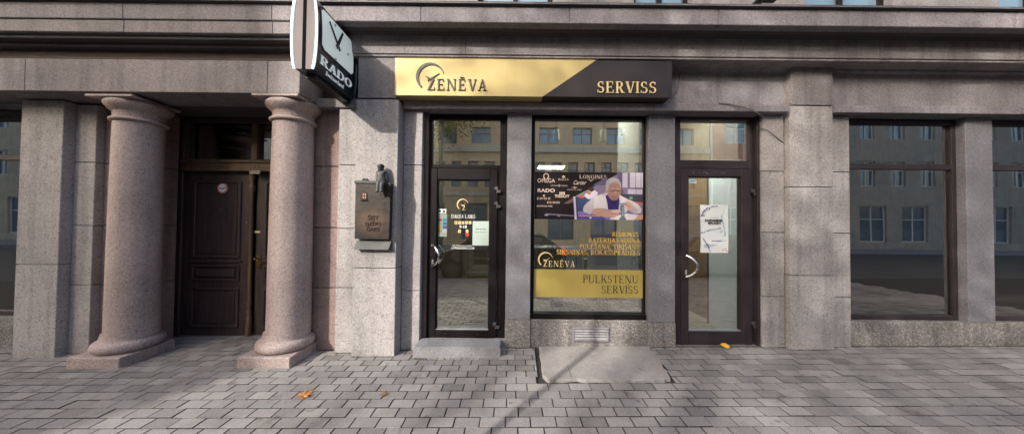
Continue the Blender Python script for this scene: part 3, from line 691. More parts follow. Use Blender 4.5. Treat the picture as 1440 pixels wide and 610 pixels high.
# ---- right door
xg0, xg1 = xB1+.006, xC0-.004
zd2 = Z(1010, 485.5, YF)
tg2 = (X(957, 200, YF), X(1054.5, 200, YF), Z(1006, 225.5, YF), Z(1006, 168.5, YF))
lf2 = (X(957.5, 350, YL), X(1057.5, 350, YL), zd2+.006, Z(1006, 237, YL))
lg2 = (X(968.5, 350, YL), X(1043, 350, YL), Z(1006, 466, YL), Z(1006, 248.5, YL))
hz2 = [Z(1058, 270.5, YL), Z(1060, 455.5, YL)]
hh2 = (X(964.5, 374, YL), Z(966, 389, YL), Z(966, 359, YL))
door2 = shop_door(xg0, xg1-.03, zd2, Z(1006, 160, YF), tg2, lf2, lg2, M['frame2'], glass('clear_door_glass', (.90, .94, .92), .22), hz2, hh2, hx=X(1059, 350, YL))
jb = nb(); bx(jb, xg1-.028, xg1+.002, .015, YF+.08, zd2, Z(1006, 160, YF), .003); obj('door_jamb', jb, M['frame2'], door2)
bx_t = nb(); bx(bx_t, xg0, xg1, .03, .3, Z(1006, 160, YF)+.002, zlint0+.02); obj('door_head', bx_t, M['black'], B)
for px in (979, 1034): tcl = nb(); xx = X(px, 228, YF); bx(tcl, xx-.03, xx+.03, YF-.004, YF+.004, tg2[2]-.035, tg2[2]-.024, .002); bx(tcl, xx-.012, xx+.012, YF-.008, YF+.004, tg2[2]-.05, tg2[2]-.03, .002); obj('transom_catch', tcl, M['black'], door2)
scr = nb(); prs = random.Random(12)
for i in range(38):
    px = 972 + 48*prs.random(); py = 243 + prs.gauss(0, 1.2); x, z = at(px, py, YL); l = prs.uniform(.004, .022); a = prs.uniform(-.9, 1.2)
    poly(scr, [(x, z), (x+.003, z+.001), (x+l*math.cos(a)+.002, z+l*math.sin(a)*.6), (x+l*math.cos(a), z+l*math.sin(a)*.6-.002)], YL-.0002, .0006)
obj('scratched_paint', scr, M['bead'], door2)
obj('threshold', bx(nb(), xg0, xg1, .01, .6, ZB, zd2-.004), M['stepg'], B)

# ---- lettering on the window glass
YV = YG - .001
def letters(items, mat, name='lettering', parent=None, heavy=2):
    bm = nb()
    for t, b4 in items:
        for e_ in range(heavy): serif(bm, t, (b4[0]+.0045*e_, b4[1]+.0045*e_, b4[2], b4[3]), YV-.0004*e_, .0008)
    return obj(name, bm, mat, parent or win)
letters([('REMONTS', pbox(860.5, 326.4, 898, 332.6, YV))], M['gletter']); letters([('BATERIJAS MAIŅA', pbox(827.5, 334.6, 899.5, 340.9, YV))], M['gletter'])
letters([('PULĒŠANA, TĪRĪŠANA', pbox(814.5, 343.4, 899.5, 350, YV))], M['gletter']); letters([('SIKSNIŅAS, ROKASSPRĀDZES', pbox(782.5, 351.2, 900, 358.2, YV))], M['gletter'])
def clock_logo(bm, cx, cz, r, Y, th=.001):
    ringpoly(bm, cx, cz, r, r*.84, Y, th, 12, 232, 40, lambda t: .25 + 1.1*math.sin(min(1, t*1.05)*math.pi*.78)**1.3)
    h = lambda a, l, w0: [(cx+w0*math.sin(a), cz-.18*r-w0*math.cos(a)), (cx-w0*math.sin(a), cz-.18*r+w0*math.cos(a)), (cx+l*math.cos(a), cz-.18*r+l*math.sin(a))]
    poly(bm, h(math.radians(33), .78*r, .06*r), Y, th*1.1); poly(bm, h(math.radians(145), .42*r, .10*r), Y, th*1.25)
    return bm
lg_ = nb(); x0, x1, za, zb = pbox(764, 366.6, 808.5, 375, YV); serif(lg_, 'ZENĒVA', (x0, x1, za, zb), YV, .0008, .14)
cx_, cz_ = at(767, 364.5, YV); clock_logo(lg_, cx_, cz_, .093, YV); obj('logo', lg_, M['goldl'], win)
# gold band
gb = pbox(749.8, 379, 905, 418, YV)
gbx0, gbx1 = wg[0]+.004, wg[1]-.002
band_t = tag(obj('window_banner', bx(nb(), gbx0, gbx1, YV-.0022, YV, gb[2], gb[3]), M['goldv']), 'gold band with dark serif words on the lower display window', 'banner')
lt = nb(); serif(lt, 'PULKSTEŅU', pbox(819.5, 386.6, 897.5, 397.8, YV), YV-.0024, .0008); obj('lettering', lt, M['bronze_l'], band_t)
lt = nb(); serif(lt, 'SERVISS', pbox(845.5, 401.5, 897.5, 412.3, YV), YV-.0024, .0008); obj('lettering', lt, M['bronze_l'], band_t)
# poster: a dark brand panel and the picture of the watch repairer
Mp = lambda n, c: plain(n, c, .6, 0, .06, 30, .15)
pb = pbox(751.6, 242.3, 905.2, 308.6, YV)
YP = YV-.003
poster = tag(obj('window_poster', bx(nb(), gbx0, gbx1, YP, YV, pb[2], pb[3]), Mp('poster_black', (.012, .009, .010))), 'dark poster of watch names with a white haired repairer on the window', 'poster')
PW_, PH_ = gbx1-gbx0, pb[3]-pb[2]
def pm(cx, cy): return (gbx0 + ((810+cx/6.78)-751.6)/153.6*PW_, pb[3] - ((225+cy/6.78)-242.3)/66.3*PH_)
def p7(cx, cy): return (gbx0 + ((740+cx/3.59)-751.6)/153.6*PW_, pb[3] - ((150+cy/3.59)-242.3)/66.3*PH_)
lay = [0]
def pic(name, pts, c, conv=pm):
    lay[0] += 1; q = [conv(*p) for p in pts]
    q = [(min(gbx1-.001, max(gbx0+.001, u)), min(pb[3]-.001, max(pb[2]+.001, v))) for u, v in q]
    poly(picbm.setdefault((name, c), nb()), q, YP-.0001, .0002+.00012*lay[0])
picbm = {}
pic('workshop_picture', [(478, 332), (594, 332), (594, 573), (252, 573), (238, 458)], (.20, .16, .25), p7)
for r in ([448, 118, 497, 258], [520, 118, 572, 258], [578, 118, 625, 258], [630, 118, 650, 258]): pic('workshop_picture', [(r[0], r[1]), (r[2], r[1]), (r[2], r[3]), (r[0], r[3])], (.62, .58, .68))
for r in ([500, 275, 575, 320], [582, 275, 640, 320]): pic('workshop_picture', [(r[0], r[1]), (r[2], r[1]), (r[2], r[3]), (r[0], r[3])], (.50, .46, .56))
for k in range(6): pic('workshop_picture', [(450, 130+22*k), (496, 127+22*k), (496, 131+22*k), (450, 134+22*k)], (.40, .36, .46)); pic('workshop_picture', [(522, 131+22*k), (624, 128+22*k), (624, 132+22*k), (522, 135+22*k)], (.42, .38, .48))
pic('workshop_picture', [(400, 118), (445, 118), (440, 300), (400, 300)], (.13, .10, .20))
pic('workshop_picture', [(430, 318), (650, 330), (650, 400), (430, 380)], (.06, .05, .07)); pic('workshop_picture', [(160, 240), (300, 160), (300, 240)], (.12, .10, .15)); pic('workshop_picture', [(560, 395), (645, 400), (645, 420), (570, 415)], (.45, .12, .10))
pic('workshop_picture', [(515, 345), (545, 345), (545, 372), (515, 372)], (.10, .32, .16)); pic('workshop_picture', [(10, 355), (120, 350), (150, 400), (140, 500), (10, 500)], (.05, .07, .16)); pic('workshop_picture', [(35, 335), (80, 335), (80, 362), (35, 362)], (.50, .10, .06)); pic('workshop_picture', [(40, 318), (75, 318), (75, 333), (40, 333)], (.10, .25, .10))
pic('workshop_picture', [(85, 330), (130, 295), (180, 290), (210, 310), (200, 360), (120, 375), (85, 350)], (.60, .55, .62)); pic('workshop_picture', ell(145, 280, 28, 24), (.05, .03, .03)); pic('workshop_picture', ell(125, 310, 22, 20), (.35, .19, .15))
pic('workshop_picture', ell(445, 300, 16, 18), (.14, .10, .12))
pic('workshop_picture', [(10, 490), (650, 510), (650, 575), (10, 575)], (.22, .16, .45)); pic('workshop_picture', [(10, 520), (240, 530), (300, 575), (10, 575)], (.09, .07, .30)); pic('workshop_picture', [(10, 528), (230, 530), (240, 538), (10, 536)], (.55, .32, .20)); pic('workshop_picture', [(560, 515), (650, 520), (650, 555), (600, 575), (470, 575)], (.50, .30, .20)); pic('workshop_picture', [(330, 550), (480, 505), (600, 520), (560, 572), (330, 572)], (.66, .60, .62)); pic('workshop_picture', ell(140, 550, 11, 7), (.8, .8, .85)); pic('workshop_picture', [(615, 562), (650, 558), (650, 575), (615, 575)], (.55, .05, .06))
coat = (.52, .48, .51)
pic('repairer_picture', [(70, 470), (78, 440), (105, 410), (180, 345), (240, 325), (295, 310), (420, 320), (440, 340), (500, 370), (560, 395), (605, 425), (632, 465), (625, 500), (565, 508), (500, 470), (480, 500), (400, 490), (330, 475), (205, 457), (165, 500), (135, 517), (72, 492)], coat)
pic('repairer_picture', [(180, 350), (245, 332), (285, 350), (300, 460), (220, 455), (170, 480)], (.66, .62, .64)); pic('repairer_picture', [(420, 335), (490, 372), (470, 400), (430, 400)], (.63, .60, .62)); pic('repairer_picture', [(470, 400), (520, 400), (600, 470), (570, 505), (500, 465)], (.42, .37, .44))
pic('repairer_picture', [(285, 345), (305, 325), (345, 380), (395, 378), (415, 350), (418, 400), (410, 470), (310, 472), (300, 400)], (.04, .024, .14)); pic('repairer_picture', [(322, 375), (350, 400), (395, 385), (385, 415), (350, 425)], (.03, .02, .06))
pic('repairer_picture', ell(292, 290, 11, 26), (.42, .25, .20)); pic('repairer_picture', [(300, 240), (335, 200), (412, 205), (432, 270), (425, 330), (405, 370), (370, 385), (335, 372), (312, 340)], (.37, .21, .16)); pic('repairer_picture', [(300, 300), (330, 330), (335, 372), (312, 345)], (.36, .21, .17)); pic('repairer_picture', [(372, 285), (388, 288), (394, 318), (372, 322)], (.46, .28, .22))
pic('repairer_picture', [(290, 280), (285, 235), (296, 195), (325, 172), (365, 166), (405, 178), (430, 210), (437, 250), (430, 270), (423, 240), (404, 222), (372, 214), (338, 220), (316, 242), (310, 285), (300, 290)], (.36, .345, .37)); pic('repairer_picture', [(322, 190), (362, 174), (402, 186), (414, 203), (372, 193), (330, 203)], (.42, .405, .44))
pic('repairer_picture', [(328, 286), (424, 288), (424, 294), (328, 292)], (.05, .04, .05)); pic('repairer_picture', [(332, 292), (368, 293), (364, 306), (338, 305)], (.30, .19, .16)); pic('repairer_picture', [(388, 294), (420, 294), (418, 306), (392, 306)], (.30, .19, .16)); pic('repairer_picture', [(330, 345), (345, 338), (395, 338), (410, 345), (400, 372), (370, 384), (340, 372)], (.29, .18, .15)); pic('repairer_picture', [(350, 348), (392, 348), (385, 356), (355, 356)], (.30, .13, .12)); pic('repairer_picture', [(338, 270), (365, 266), (365, 272), (338, 276)], (.45, .40, .40)); pic('repairer_picture', [(388, 268), (418, 270), (418, 275), (388, 273)], (.45, .40, .40))
pic('repairer_picture', [(148, 500), (165, 470), (205, 456), (290, 478), (345, 472), (405, 478), (418, 495), (408, 520), (370, 545), (300, 545), (240, 535), (160, 518)], (.50, .30, .25)); pic('repairer_picture', [(345, 478), (405, 480), (412, 496), (350, 500)], (.60, .40, .34)); pic('repairer_picture', [(330, 505), (408, 508), (400, 516), (335, 514)], (.36, .20, .17))
pic('repairer_picture', [(455, 408), (480, 392), (510, 390), (540, 412), (550, 445), (535, 470), (500, 466), (488, 440), (465, 425)], (.52, .32, .26)); pic('repairer_picture', [(470, 415), (495, 412), (500, 430), (480, 432)], (.34, .19, .16)); pic('repairer_picture', [(505, 425), (525, 430), (520, 450), (508, 445)], (.36, .21, .17))
pic('repairer_picture', [(420, 412), (470, 412), (470, 425), (462, 430), (468, 535), (482, 555), (478, 566), (420, 566), (418, 552), (436, 535), (436, 495), (424, 470), (428, 430)], (.13, .14, .19)); pic('repairer_picture', [(445, 440), (455, 440), (458, 530), (448, 530)], (.32, .34, .42)); pic('repairer_picture', [(425, 420), (465, 420), (465, 426), (425, 426)], (.4, .42, .48))
pic('lamp_picture', [(238, 455), (248, 455), (256, 573), (246, 573)], (.45, .42, .55), p7); pic('lamp_picture', [(248, 455), (256, 455), (264, 573), (256, 573)], (.06, .04, .10), p7); pic('workshop_picture', [(100, 540), (245, 548), (245, 556), (110, 548)], (.12, .11, .16), p7); pic('workshop_picture', ell(102, 549, 10, 5), (.25, .25, .42), p7); pic('workshop_picture', ell(165, 553, 8, 4), (.22, .16, .26), p7); pic('workshop_picture', [(190, 490), (236, 460), (240, 480), (215, 492)], (.15, .07, .08), p7)
for (nm, c), bm in picbm.items(): obj(nm, bm, Mp('print_%03d%03d%03d' % tuple(int(v*100) for v in c), c), poster)
M['copper'] = plain('rose_gold_print', (.62, .47, .38), .55, 0, .03)
def plet(kind, text, a, b, c, d, **kw):
    x0, z1 = p4(a, b); x1, z0 = p4(c, d)
    bm = nb()
    if kind == 'serif': serif(bm, text, (x0, x1, z0, z1), YP-.0002, .0007, kw.get('track', .06))
    else: sans(bm, text, (x0, x1, z0, z1), YP-.0002, .0008, kw.get('shear', 0), kw.get('bold', 0), kw.get('spacing', 1))
    return obj('lettering', bm, M['copper'], poster)
def p4(cx, cy): return (gbx0 + ((740+cx/6.78)-751.6)/153.6*PW_, pb[3] - ((225+cy/6.78)-242.3)/66.3*PH_)
plet('sans', 'OMEGA', 104, 183, 272, 220); plet('serif', 'ROLEX', 305, 178, 406, 198); plet('serif', 'LONGINES', 508, 144, 770, 178); plet('sans', 'Cartier', 452, 196, 576, 236, shear=.45)
plet('serif', 'ULYSSE', 232, 242, 305, 253); plet('serif', 'NARDIN', 322, 242, 394, 253); plet('serif', 'BREITLING', 394, 279, 530, 291, track=.2); plet('sans', 'RADO', 106, 277, 272, 312, bold=.025); plet('sans', 'TISSOT', 270, 334, 414, 361, bold=.025)
plet('sans', 'EDOX', 102, 361, 232, 382, bold=.005, spacing=1.3); plet('serif', 'BALMAIN', 198, 398, 322, 418); plet('sans', 'RAYMOND WEIL', 101, 437, 252, 450, bold=.012)
em = nb(); cx_, cz_ = p4(187, 158); ringpoly(em, cx_, cz_, .036, .025, YP-.0002, .0007, -55, 235, 26)
for s in (-1, 1): bx(em, cx_+s*.012, cx_+s*.040, YP-.0009, YP-.0002, cz_-.034, cz_-.026)
def star(bm, pts): poly(bm, [p4(*p) for p in pts], YP-.0002, .0007)
star(em, [(343, 172), (340, 150), (348, 160), (355, 146), (363, 160), (371, 150), (367, 172)]); star(em, [(580, 182), (612, 190), (618, 202), (624, 190), (655, 182), (630, 194), (618, 206), (606, 194)]); star(em, [(430, 262), (458, 262), (462, 252), (466, 262), (494, 262), (468, 268), (462, 274), (456, 268)])
star(em, [(313, 233), (318, 247), (313, 262), (308, 247)]); star(em, [(156, 336), (178, 336), (170, 345), (178, 354), (156, 354), (164, 345)])
x0, z1 = p4(316, 308); x1, z0 = p4(368, 330); rect_frame(em, x0, x0+(x1-x0)*.45, z0, z1, .010, YP-.0009, YP-.0002, 0); rect_frame(em, x0+(x1-x0)*.55, x1, z0, z1, .010, YP-.0009, YP-.0002, 0)
obj('emblem', em, M['copper'], poster)

# ---- writing on the left door
def dl(kind, text, a, b, c, d, mat, Y=None, **kw):
    bm = nb(); b4 = pbox(a, b, c, d, YV)
    if kind == 'serif': serif(bm, text, b4, YV, .0008, kw.get('track', .04))
    else: sans(bm, text, b4, YV, .0008, bold=kw.get('bold', 0))
    return obj('lettering', bm, mat, door1)
dl('serif', 'DARBA LAIKS', 634.8, 301.6, 668.5, 306.8, M['white']); dl('sans', '9-18', 646, 316.7, 656.3, 320.8, M['white'], bold=.02)
dl('sans', 'SIA "Pulksteņu serviss"', 636.3, 344.2, 665, 346.6, M['white']); dl('sans', 'LV90002000022338', 635, 347.2, 667, 350.2, M['white'])
lg_ = nb(); cx_, cz_ = at(650.5, 287.5, YV); clock_logo(lg_, cx_, cz_, .073, YV); x0, x1, za, zb = pbox(650, 289, 654.5, 295.5, YV); serif(lg_, 'Z', (x0, x1, za, zb), YV, .0009); obj('logo', lg_, M['goldl'], door1)
for i, (px, py) in enumerate([(641.2+4.9*k, 313) for k in range(5)] + [(646.3, 325), (656.8, 325)]):
    x0, x1, za, zb = pbox(px-1.9, py-2.1, px+1.9, py+2.1, YV); obj('day_square', box(x0, x1, YV-.001, YV, za, zb), M['goldl'], door1)
    obj('numeral', sans(nb(), '1234567'[i], (x0+.010, x1-.012, za+.008, zb-.008), YV-.0011, .0006), M['bronze_l'], door1)
M['red'] = plain('red_sticker', (.50, .02, .02), .5, 0, .05)
rs = nb(); cx_, cz_ = at(657, 329.8, YV); poly(rs, ell(cx_, cz_, .023, .026), YV, .001); obj('closed_mark', rs, M['red'], door1)
x0, x1, za, zb = pbox(664.6, 311, 688.2, 345, YV)
no = tag(obj('paper_notice', bx(nb(), x0, x1-.004, YV-.0012, YV, za, zb), plain('greenish_paper', (.38, .46, .42), .8, 0, .05)), 'pale green paper notice taped inside the left door glass', 'notice')
for b4_ in ((669, 321.5, 674, 322.6), (674.8, 321.5, 678, 322.6), (678.8, 321.5, 683, 322.6), (667.5, 326.2, 674, 327), (674.8, 326.2, 679, 327), (679.8, 326.2, 684, 327)):
    x0_, x1_, za_, zb_ = pbox(*b4_, YV); obj('faded_print', box(x0_, x1_, YV-.002, YV-.0014, za_, zb_), Mp('faded_ink', (.12, .14, .14)), no)
# card stickers strip on the left door
pal = [tuple(.6*v for v in c) for c in [(.45, .42, .36), (.08, .20, .35), (.50, .30, .08), (.45, .08, .06), (.10, .12, .40), (.35, .45, .42), (.25, .45, .30), (.60, .60, .58), (.10, .30, .50), (.55, .35, .10)]]
stk = tag(obj('card_sticker', bx(nb(), *[pbox(615.3, 300.5, 628.6, 332.5, YV)[k] for k in (0, 1)], YV-.0008, YV, *[pbox(615.3, 300.5, 628.6, 332.5, YV)[k] for k in (2, 3)]), plain('pale_mint_film', (.22, .32, .28), .6, 0, .05)), 'mint strip of bank card stickers at the left door edge', 'sticker')
for c in range(2):
    for r in range(6):
        x0, x1, za, zb = pbox(616+6.8*c, 302+5.1*r, 621.6+6.8*c, 306.2+5.1*r, YV)
        q = nb(); bx(q, x0, x1, YV-.0014, YV-.0009, za, zb); bx(q, x0+.006, x1-.02, YV-.002, YV-.0015, za+.012, za+.022)
        obj('card_emblem', q, Mp('card_print_%d' % ((c*5+r*3) % 10), pal[(c*5+r*3) % 10]), stk)
x0, x1, za, zb = pbox(615.5, 293.8, 627.5, 299.5, YV); qq = nb(); bx(qq, x0, x1, YV-.0008, YV, za, zb)
st2 = tag(obj('camera_sticker', qq, M['paper']), 'small white pictogram sticker above the bank card stickers', 'sticker'); q = nb(); bx(q, x0+.012, x0+.042, YV-.0016, YV-.0009, za+.012, zb-.012); bx(q, x1-.044, x1-.010, YV-.0016, YV-.0009, za+.008, zb-.02); bx(q, x1-.034, x1-.02, YV-.0016, YV-.0009, zb-.018, zb-.008); obj('pictogram', q, M['bronze_l'], st2)

# ---- poster and small sticker on the right door
x0, x1, za, zb = pbox(984.8, 288.2, 1023.6, 355.3, YV)
pp = nb(); n = 10; vs = []
for i in range(n+1):
    for j in range(n+1):
        u, v = i/n, j/n; xx = x0+(x1-x0)*u + .004*math.sin(v*5); vs.append(pp.verts.new((xx, YV-.001-.006*(math.sin(u*3.1+v*2)**2)*(u*.8+.2), za+(zb-za)*v)))
for i in range(n):
    for j in range(n): pp.faces.new((vs[i*(n+1)+j], vs[(i+1)*(n+1)+j], vs[(i+1)*(n+1)+j+1], vs[i*(n+1)+j+1]))
po = tag(obj('event_poster', pp, M['paper'], None, True), 'white event poster with blue ink splashes on the right door glass', 'poster')
Yq = YV - .0085
lt = nb(); sans(lt, 'DOPAMINE', pbox(991.5, 308.2, 1015.3, 311.6, Yq), Yq, .0006, bold=.05); sans(lt, 'SPLASH', pbox(995.3, 312.2, 1013.2, 315.4, Yq), Yq, .0006, bold=.05); obj('lettering', lt, M['bronze_l'], po)
prs = random.Random(4)
def splash(path, c, nm, dens=1.0, sz=.006):
    bm = nb()
    for (a, b) in zip(path, path[1:]):
        L = math.hypot(b[0]-a[0], b[1]-a[1]); k = max(2, int(L*.9*dens))
        for i in range(k):
            t = prs.random(); px = 960+(a[0]+(b[0]-a[0])*t)/6.1 + prs.gauss(0, .25); py = 270+(a[1]+(b[1]-a[1])*t)/6.1 + prs.gauss(0, .25); x, z = at(px, py, Yq)
            r = sz*prs.uniform(.3, 1.2); poly(bm, ell(x, z, r, r*prs.uniform(.4, 1), 6, prs.random()*3), Yq, .0002+prs.random()*.0005)
    obj(nm, bm, Mp('ink_' + nm, c), po)
splash([(160, 200), (185, 160), (215, 135)], (.05, .04, .18), 'navy_splash', 1.0); splash([(225, 150), (245, 125), (300, 118)], (.06, .05, .28), 'navy_splash', .5); splash([(158, 202), (190, 200)], (.05, .04, .2), 'navy_splash', .5)
splash([(335, 200), (345, 260), (362, 330), (365, 380)], (.05, .45, .50), 'teal_splash', .8); splash([(345, 190), (370, 115)], (.05, .50, .55), 'teal_splash', .4, .004); splash([(160, 350), (240, 325), (330, 310)], (.05, .06, .36), 'blue_splash', .35); splash([(245, 420), (380, 415)], (.06, .06, .36), 'blue_splash', .4, .005); splash([(175, 395), (210, 450), (240, 515)], (.06, .06, .40), 'blue_splash', .5); splash([(320, 350), (345, 330)], (.06, .06, .36), 'blue_splash', .4, .004); splash([(345, 500), (360, 480), (378, 505)], (.55, .05, .12), 'red_splash', .5)
lt = nb(); prs = random.Random(9)
for i in range(4): xx0, xx1, zz0, zz1 = pbox(990, 343.2+1.1*i, 1008-2*i, 343.8+1.1*i, Yq); bx(lt, xx0, xx1, Yq-.0005, Yq, zz0, zz1-.002)
xx0, xx1, zz0, zz1 = pbox(999, 305.2, 1009, 305.8, Yq); bx(lt, xx0, xx1, Yq-.0005, Yq, zz0, zz1-.002)
obj('small_print', lt, Mp('grey_print', (.30, .40, .45)), po)
x0, x1, za, zb = pbox(968.6, 251.5, 979.4, 257.3, YV); ms = tag(obj('open_sticker', bx(nb(), x0, x1, YV-.0008, YV, za, zb), Mp('pale_blue_film', (.55, .68, .72))), 'small pale blue sticker in the top corner of the right door', 'sticker'); q = nb(); bx(q, x0+.02, x1-.02, YV-.0015, YV-.0009, za+.014, za+.026); obj('pictogram', q, Mp('blue_print', (.05, .25, .45)), ms)

# ================================================================== SIGN OVER THE SHOP
ys = -.262
sx0, sx1 = X(555.6, 110, ys), X(944.8, 115, ys); sz0, sz1 = Z(740, 135.4, ys), Z(740, 84.2, ys)
sgn = thing('fascia_sign', 'long gold and charcoal shop sign box above the left door and window', 'sign', ((sx0+sx1)/2, -.03, sz0))
xa_, xb_ = X(763.5, 136, ys), X(838, 87, ys)
bxs = nb(); bx(bxs, sx0+.004, sx1-.004, ys+.004, .0-.022, sz0+.002, sz1-.002, .003); obj('sign_box', bxs, plain('sign_return', (.05, .04, .03), .5, .2), sgn)
pg = nb(); prism(pg, [(sx0, sz0), (xa_-.001, sz0), (xb_-.001, sz1), (sx0, sz1)], ys, ys+.003, lambda u, v, q: (u, q, v)); bmesh.ops.recalc_face_normals(pg, faces=pg.faces[:]); obj('gold_face', pg, M['gold'], sgn)
rim = nb(); bx(rim, sx0-.003, sx0, ys-.002, -.03, sz0, sz1); bx(rim, sx0-.003, xa_-.002, ys-.002, -.03, sz0-.004, sz0); bx(rim, sx0-.003, xb_-.002, ys-.002, -.03, sz1, sz1+.004); obj('gold_edge', rim, M['gold'], sgn)
pg = nb(); prism(pg, [(xa_+.001, sz0), (sx1, sz0), (sx1, sz1), (xb_+.001, sz1)], ys, ys+.003, lambda u, v, q: (u, q, v)); obj('charcoal_face', pg, M['sign'], sgn)
lt = nb(); serif(lt, 'ZENĒVA', pbox(601, 112, 684.5, 127.6, ys), ys, .012, .15); obj('lettering', lt, M['bronze_l'], sgn)
lt = nb(); serif(lt, 'SERVISS', pbox(839.5, 115.6, 923, 131.6, ys), ys, .014, .08); obj('lettering', lt, M['goldl'], sgn)
lt = nb(); cx_, cz_ = at(605, 108.5, ys); clock_logo(lt, cx_, cz_, .163, ys, .010); obj('logo', lt, M['bronze_l'], sgn)

# ================================================================== PROJECTING CLOCK
cxm = -1.972; cd0, cd1 = -.905, -.150; cz0, cz1 = 2.935, 3.622; czm = (cz0+cz1)/2
clk = thing('clock_sign', 'black barrel shaped clock sign with lit white edges beside the column', 'clock', (cxm, cd1, cz0))
def bulge(z): return .080 + .040*math.sqrt(max(0, 1-((z-czm)/((cz1-cz0)/2*1.02))**2))
def cf(s, y, z, off=0.0): return (cxm + s*(bulge(z)+off), y, z)
zs_ = [cz0 + (cz1-cz0)*i/20 for i in range(21)]
M['clockcase'] = plain('glossy_navy_case', (.022, .026, .036), .22, 0, .12, 3, .5, .4)
bm = nb()
ym_ = [cd0+.02, cd0+.1, (cd0+cd1)/2, cd1-.1, cd1]
for s in (-1, 1):
    g = [[bm.verts.new(cf(s, y, z, -.004)) for y in ym_] for z in zs_]
    for i in range(20):
        for j in range(4): bm.faces.new((g[i][j], g[i][j+1], g[i+1][j+1], g[i+1][j]))
    if s == -1: gl_ = g
    else: gr_ = g
for i in range(20):
    for j in (0, 4): bm.faces.new((gl_[i][j], gl_[i+1][j], gr_[i+1][j], gr_[i][j]))
for i in (0, 20):
    for j in range(4): bm.faces.new((gl_[i][j], gl_[i][j+1], gr_[i][j+1], gr_[i][j]))
obj('clock_case', bm, M['clockcase'], clk)
def face_panel(name, y0, y1, za, zb, off, mat, s=1, parent=None, rnd=0, n=12):
    bm = nb(); g = []
    for i in range(n+1):
        z = za+(zb-za)*i/n; ins = 0
        if rnd:
            e = min(z-za, zb-z)
            if e < rnd: ins = rnd - math.sqrt(max(0, rnd*rnd-(rnd-e)**2))
        g.append([bm.verts.new(cf(s, y, z, off)) for y in (y0+ins, y1-ins)] + [bm.verts.new(cf(s, y, z, off-.004)) for y in (y1-ins, y0+ins)])
    for i in range(n):
        for j in range(4): bm.faces.new((g[i][j], g[i][(j+1) % 4], g[i+1][(j+1) % 4], g[i+1][j]))
    bm.faces.new(g[0]); bm.faces.new(g[-1][::-1]); return obj(name, bm, mat, parent or clk, True, 40)
def y_at(px, py, x):   # depth of a photo point that lies on the plane x
    r = ray(px, py); k = x/r.x; return r.y*k - DCAM, HC + r.z*k
xf_ = cxm + .115
dy0, dy1 = y_at(452.5, 40, xf_)[0], y_at(496, 80, xf_)[0]
dz1, dz0 = y_at(453, 9.5, xf_)[1], y_at(454, 69, xf_)[1]
M['dial'] = emit('pale_mint_dial', (.62, .70, .68), .15); M['dial'].node_tree.nodes['Principled BSDF'].inputs['Roughness'].default_value = .3
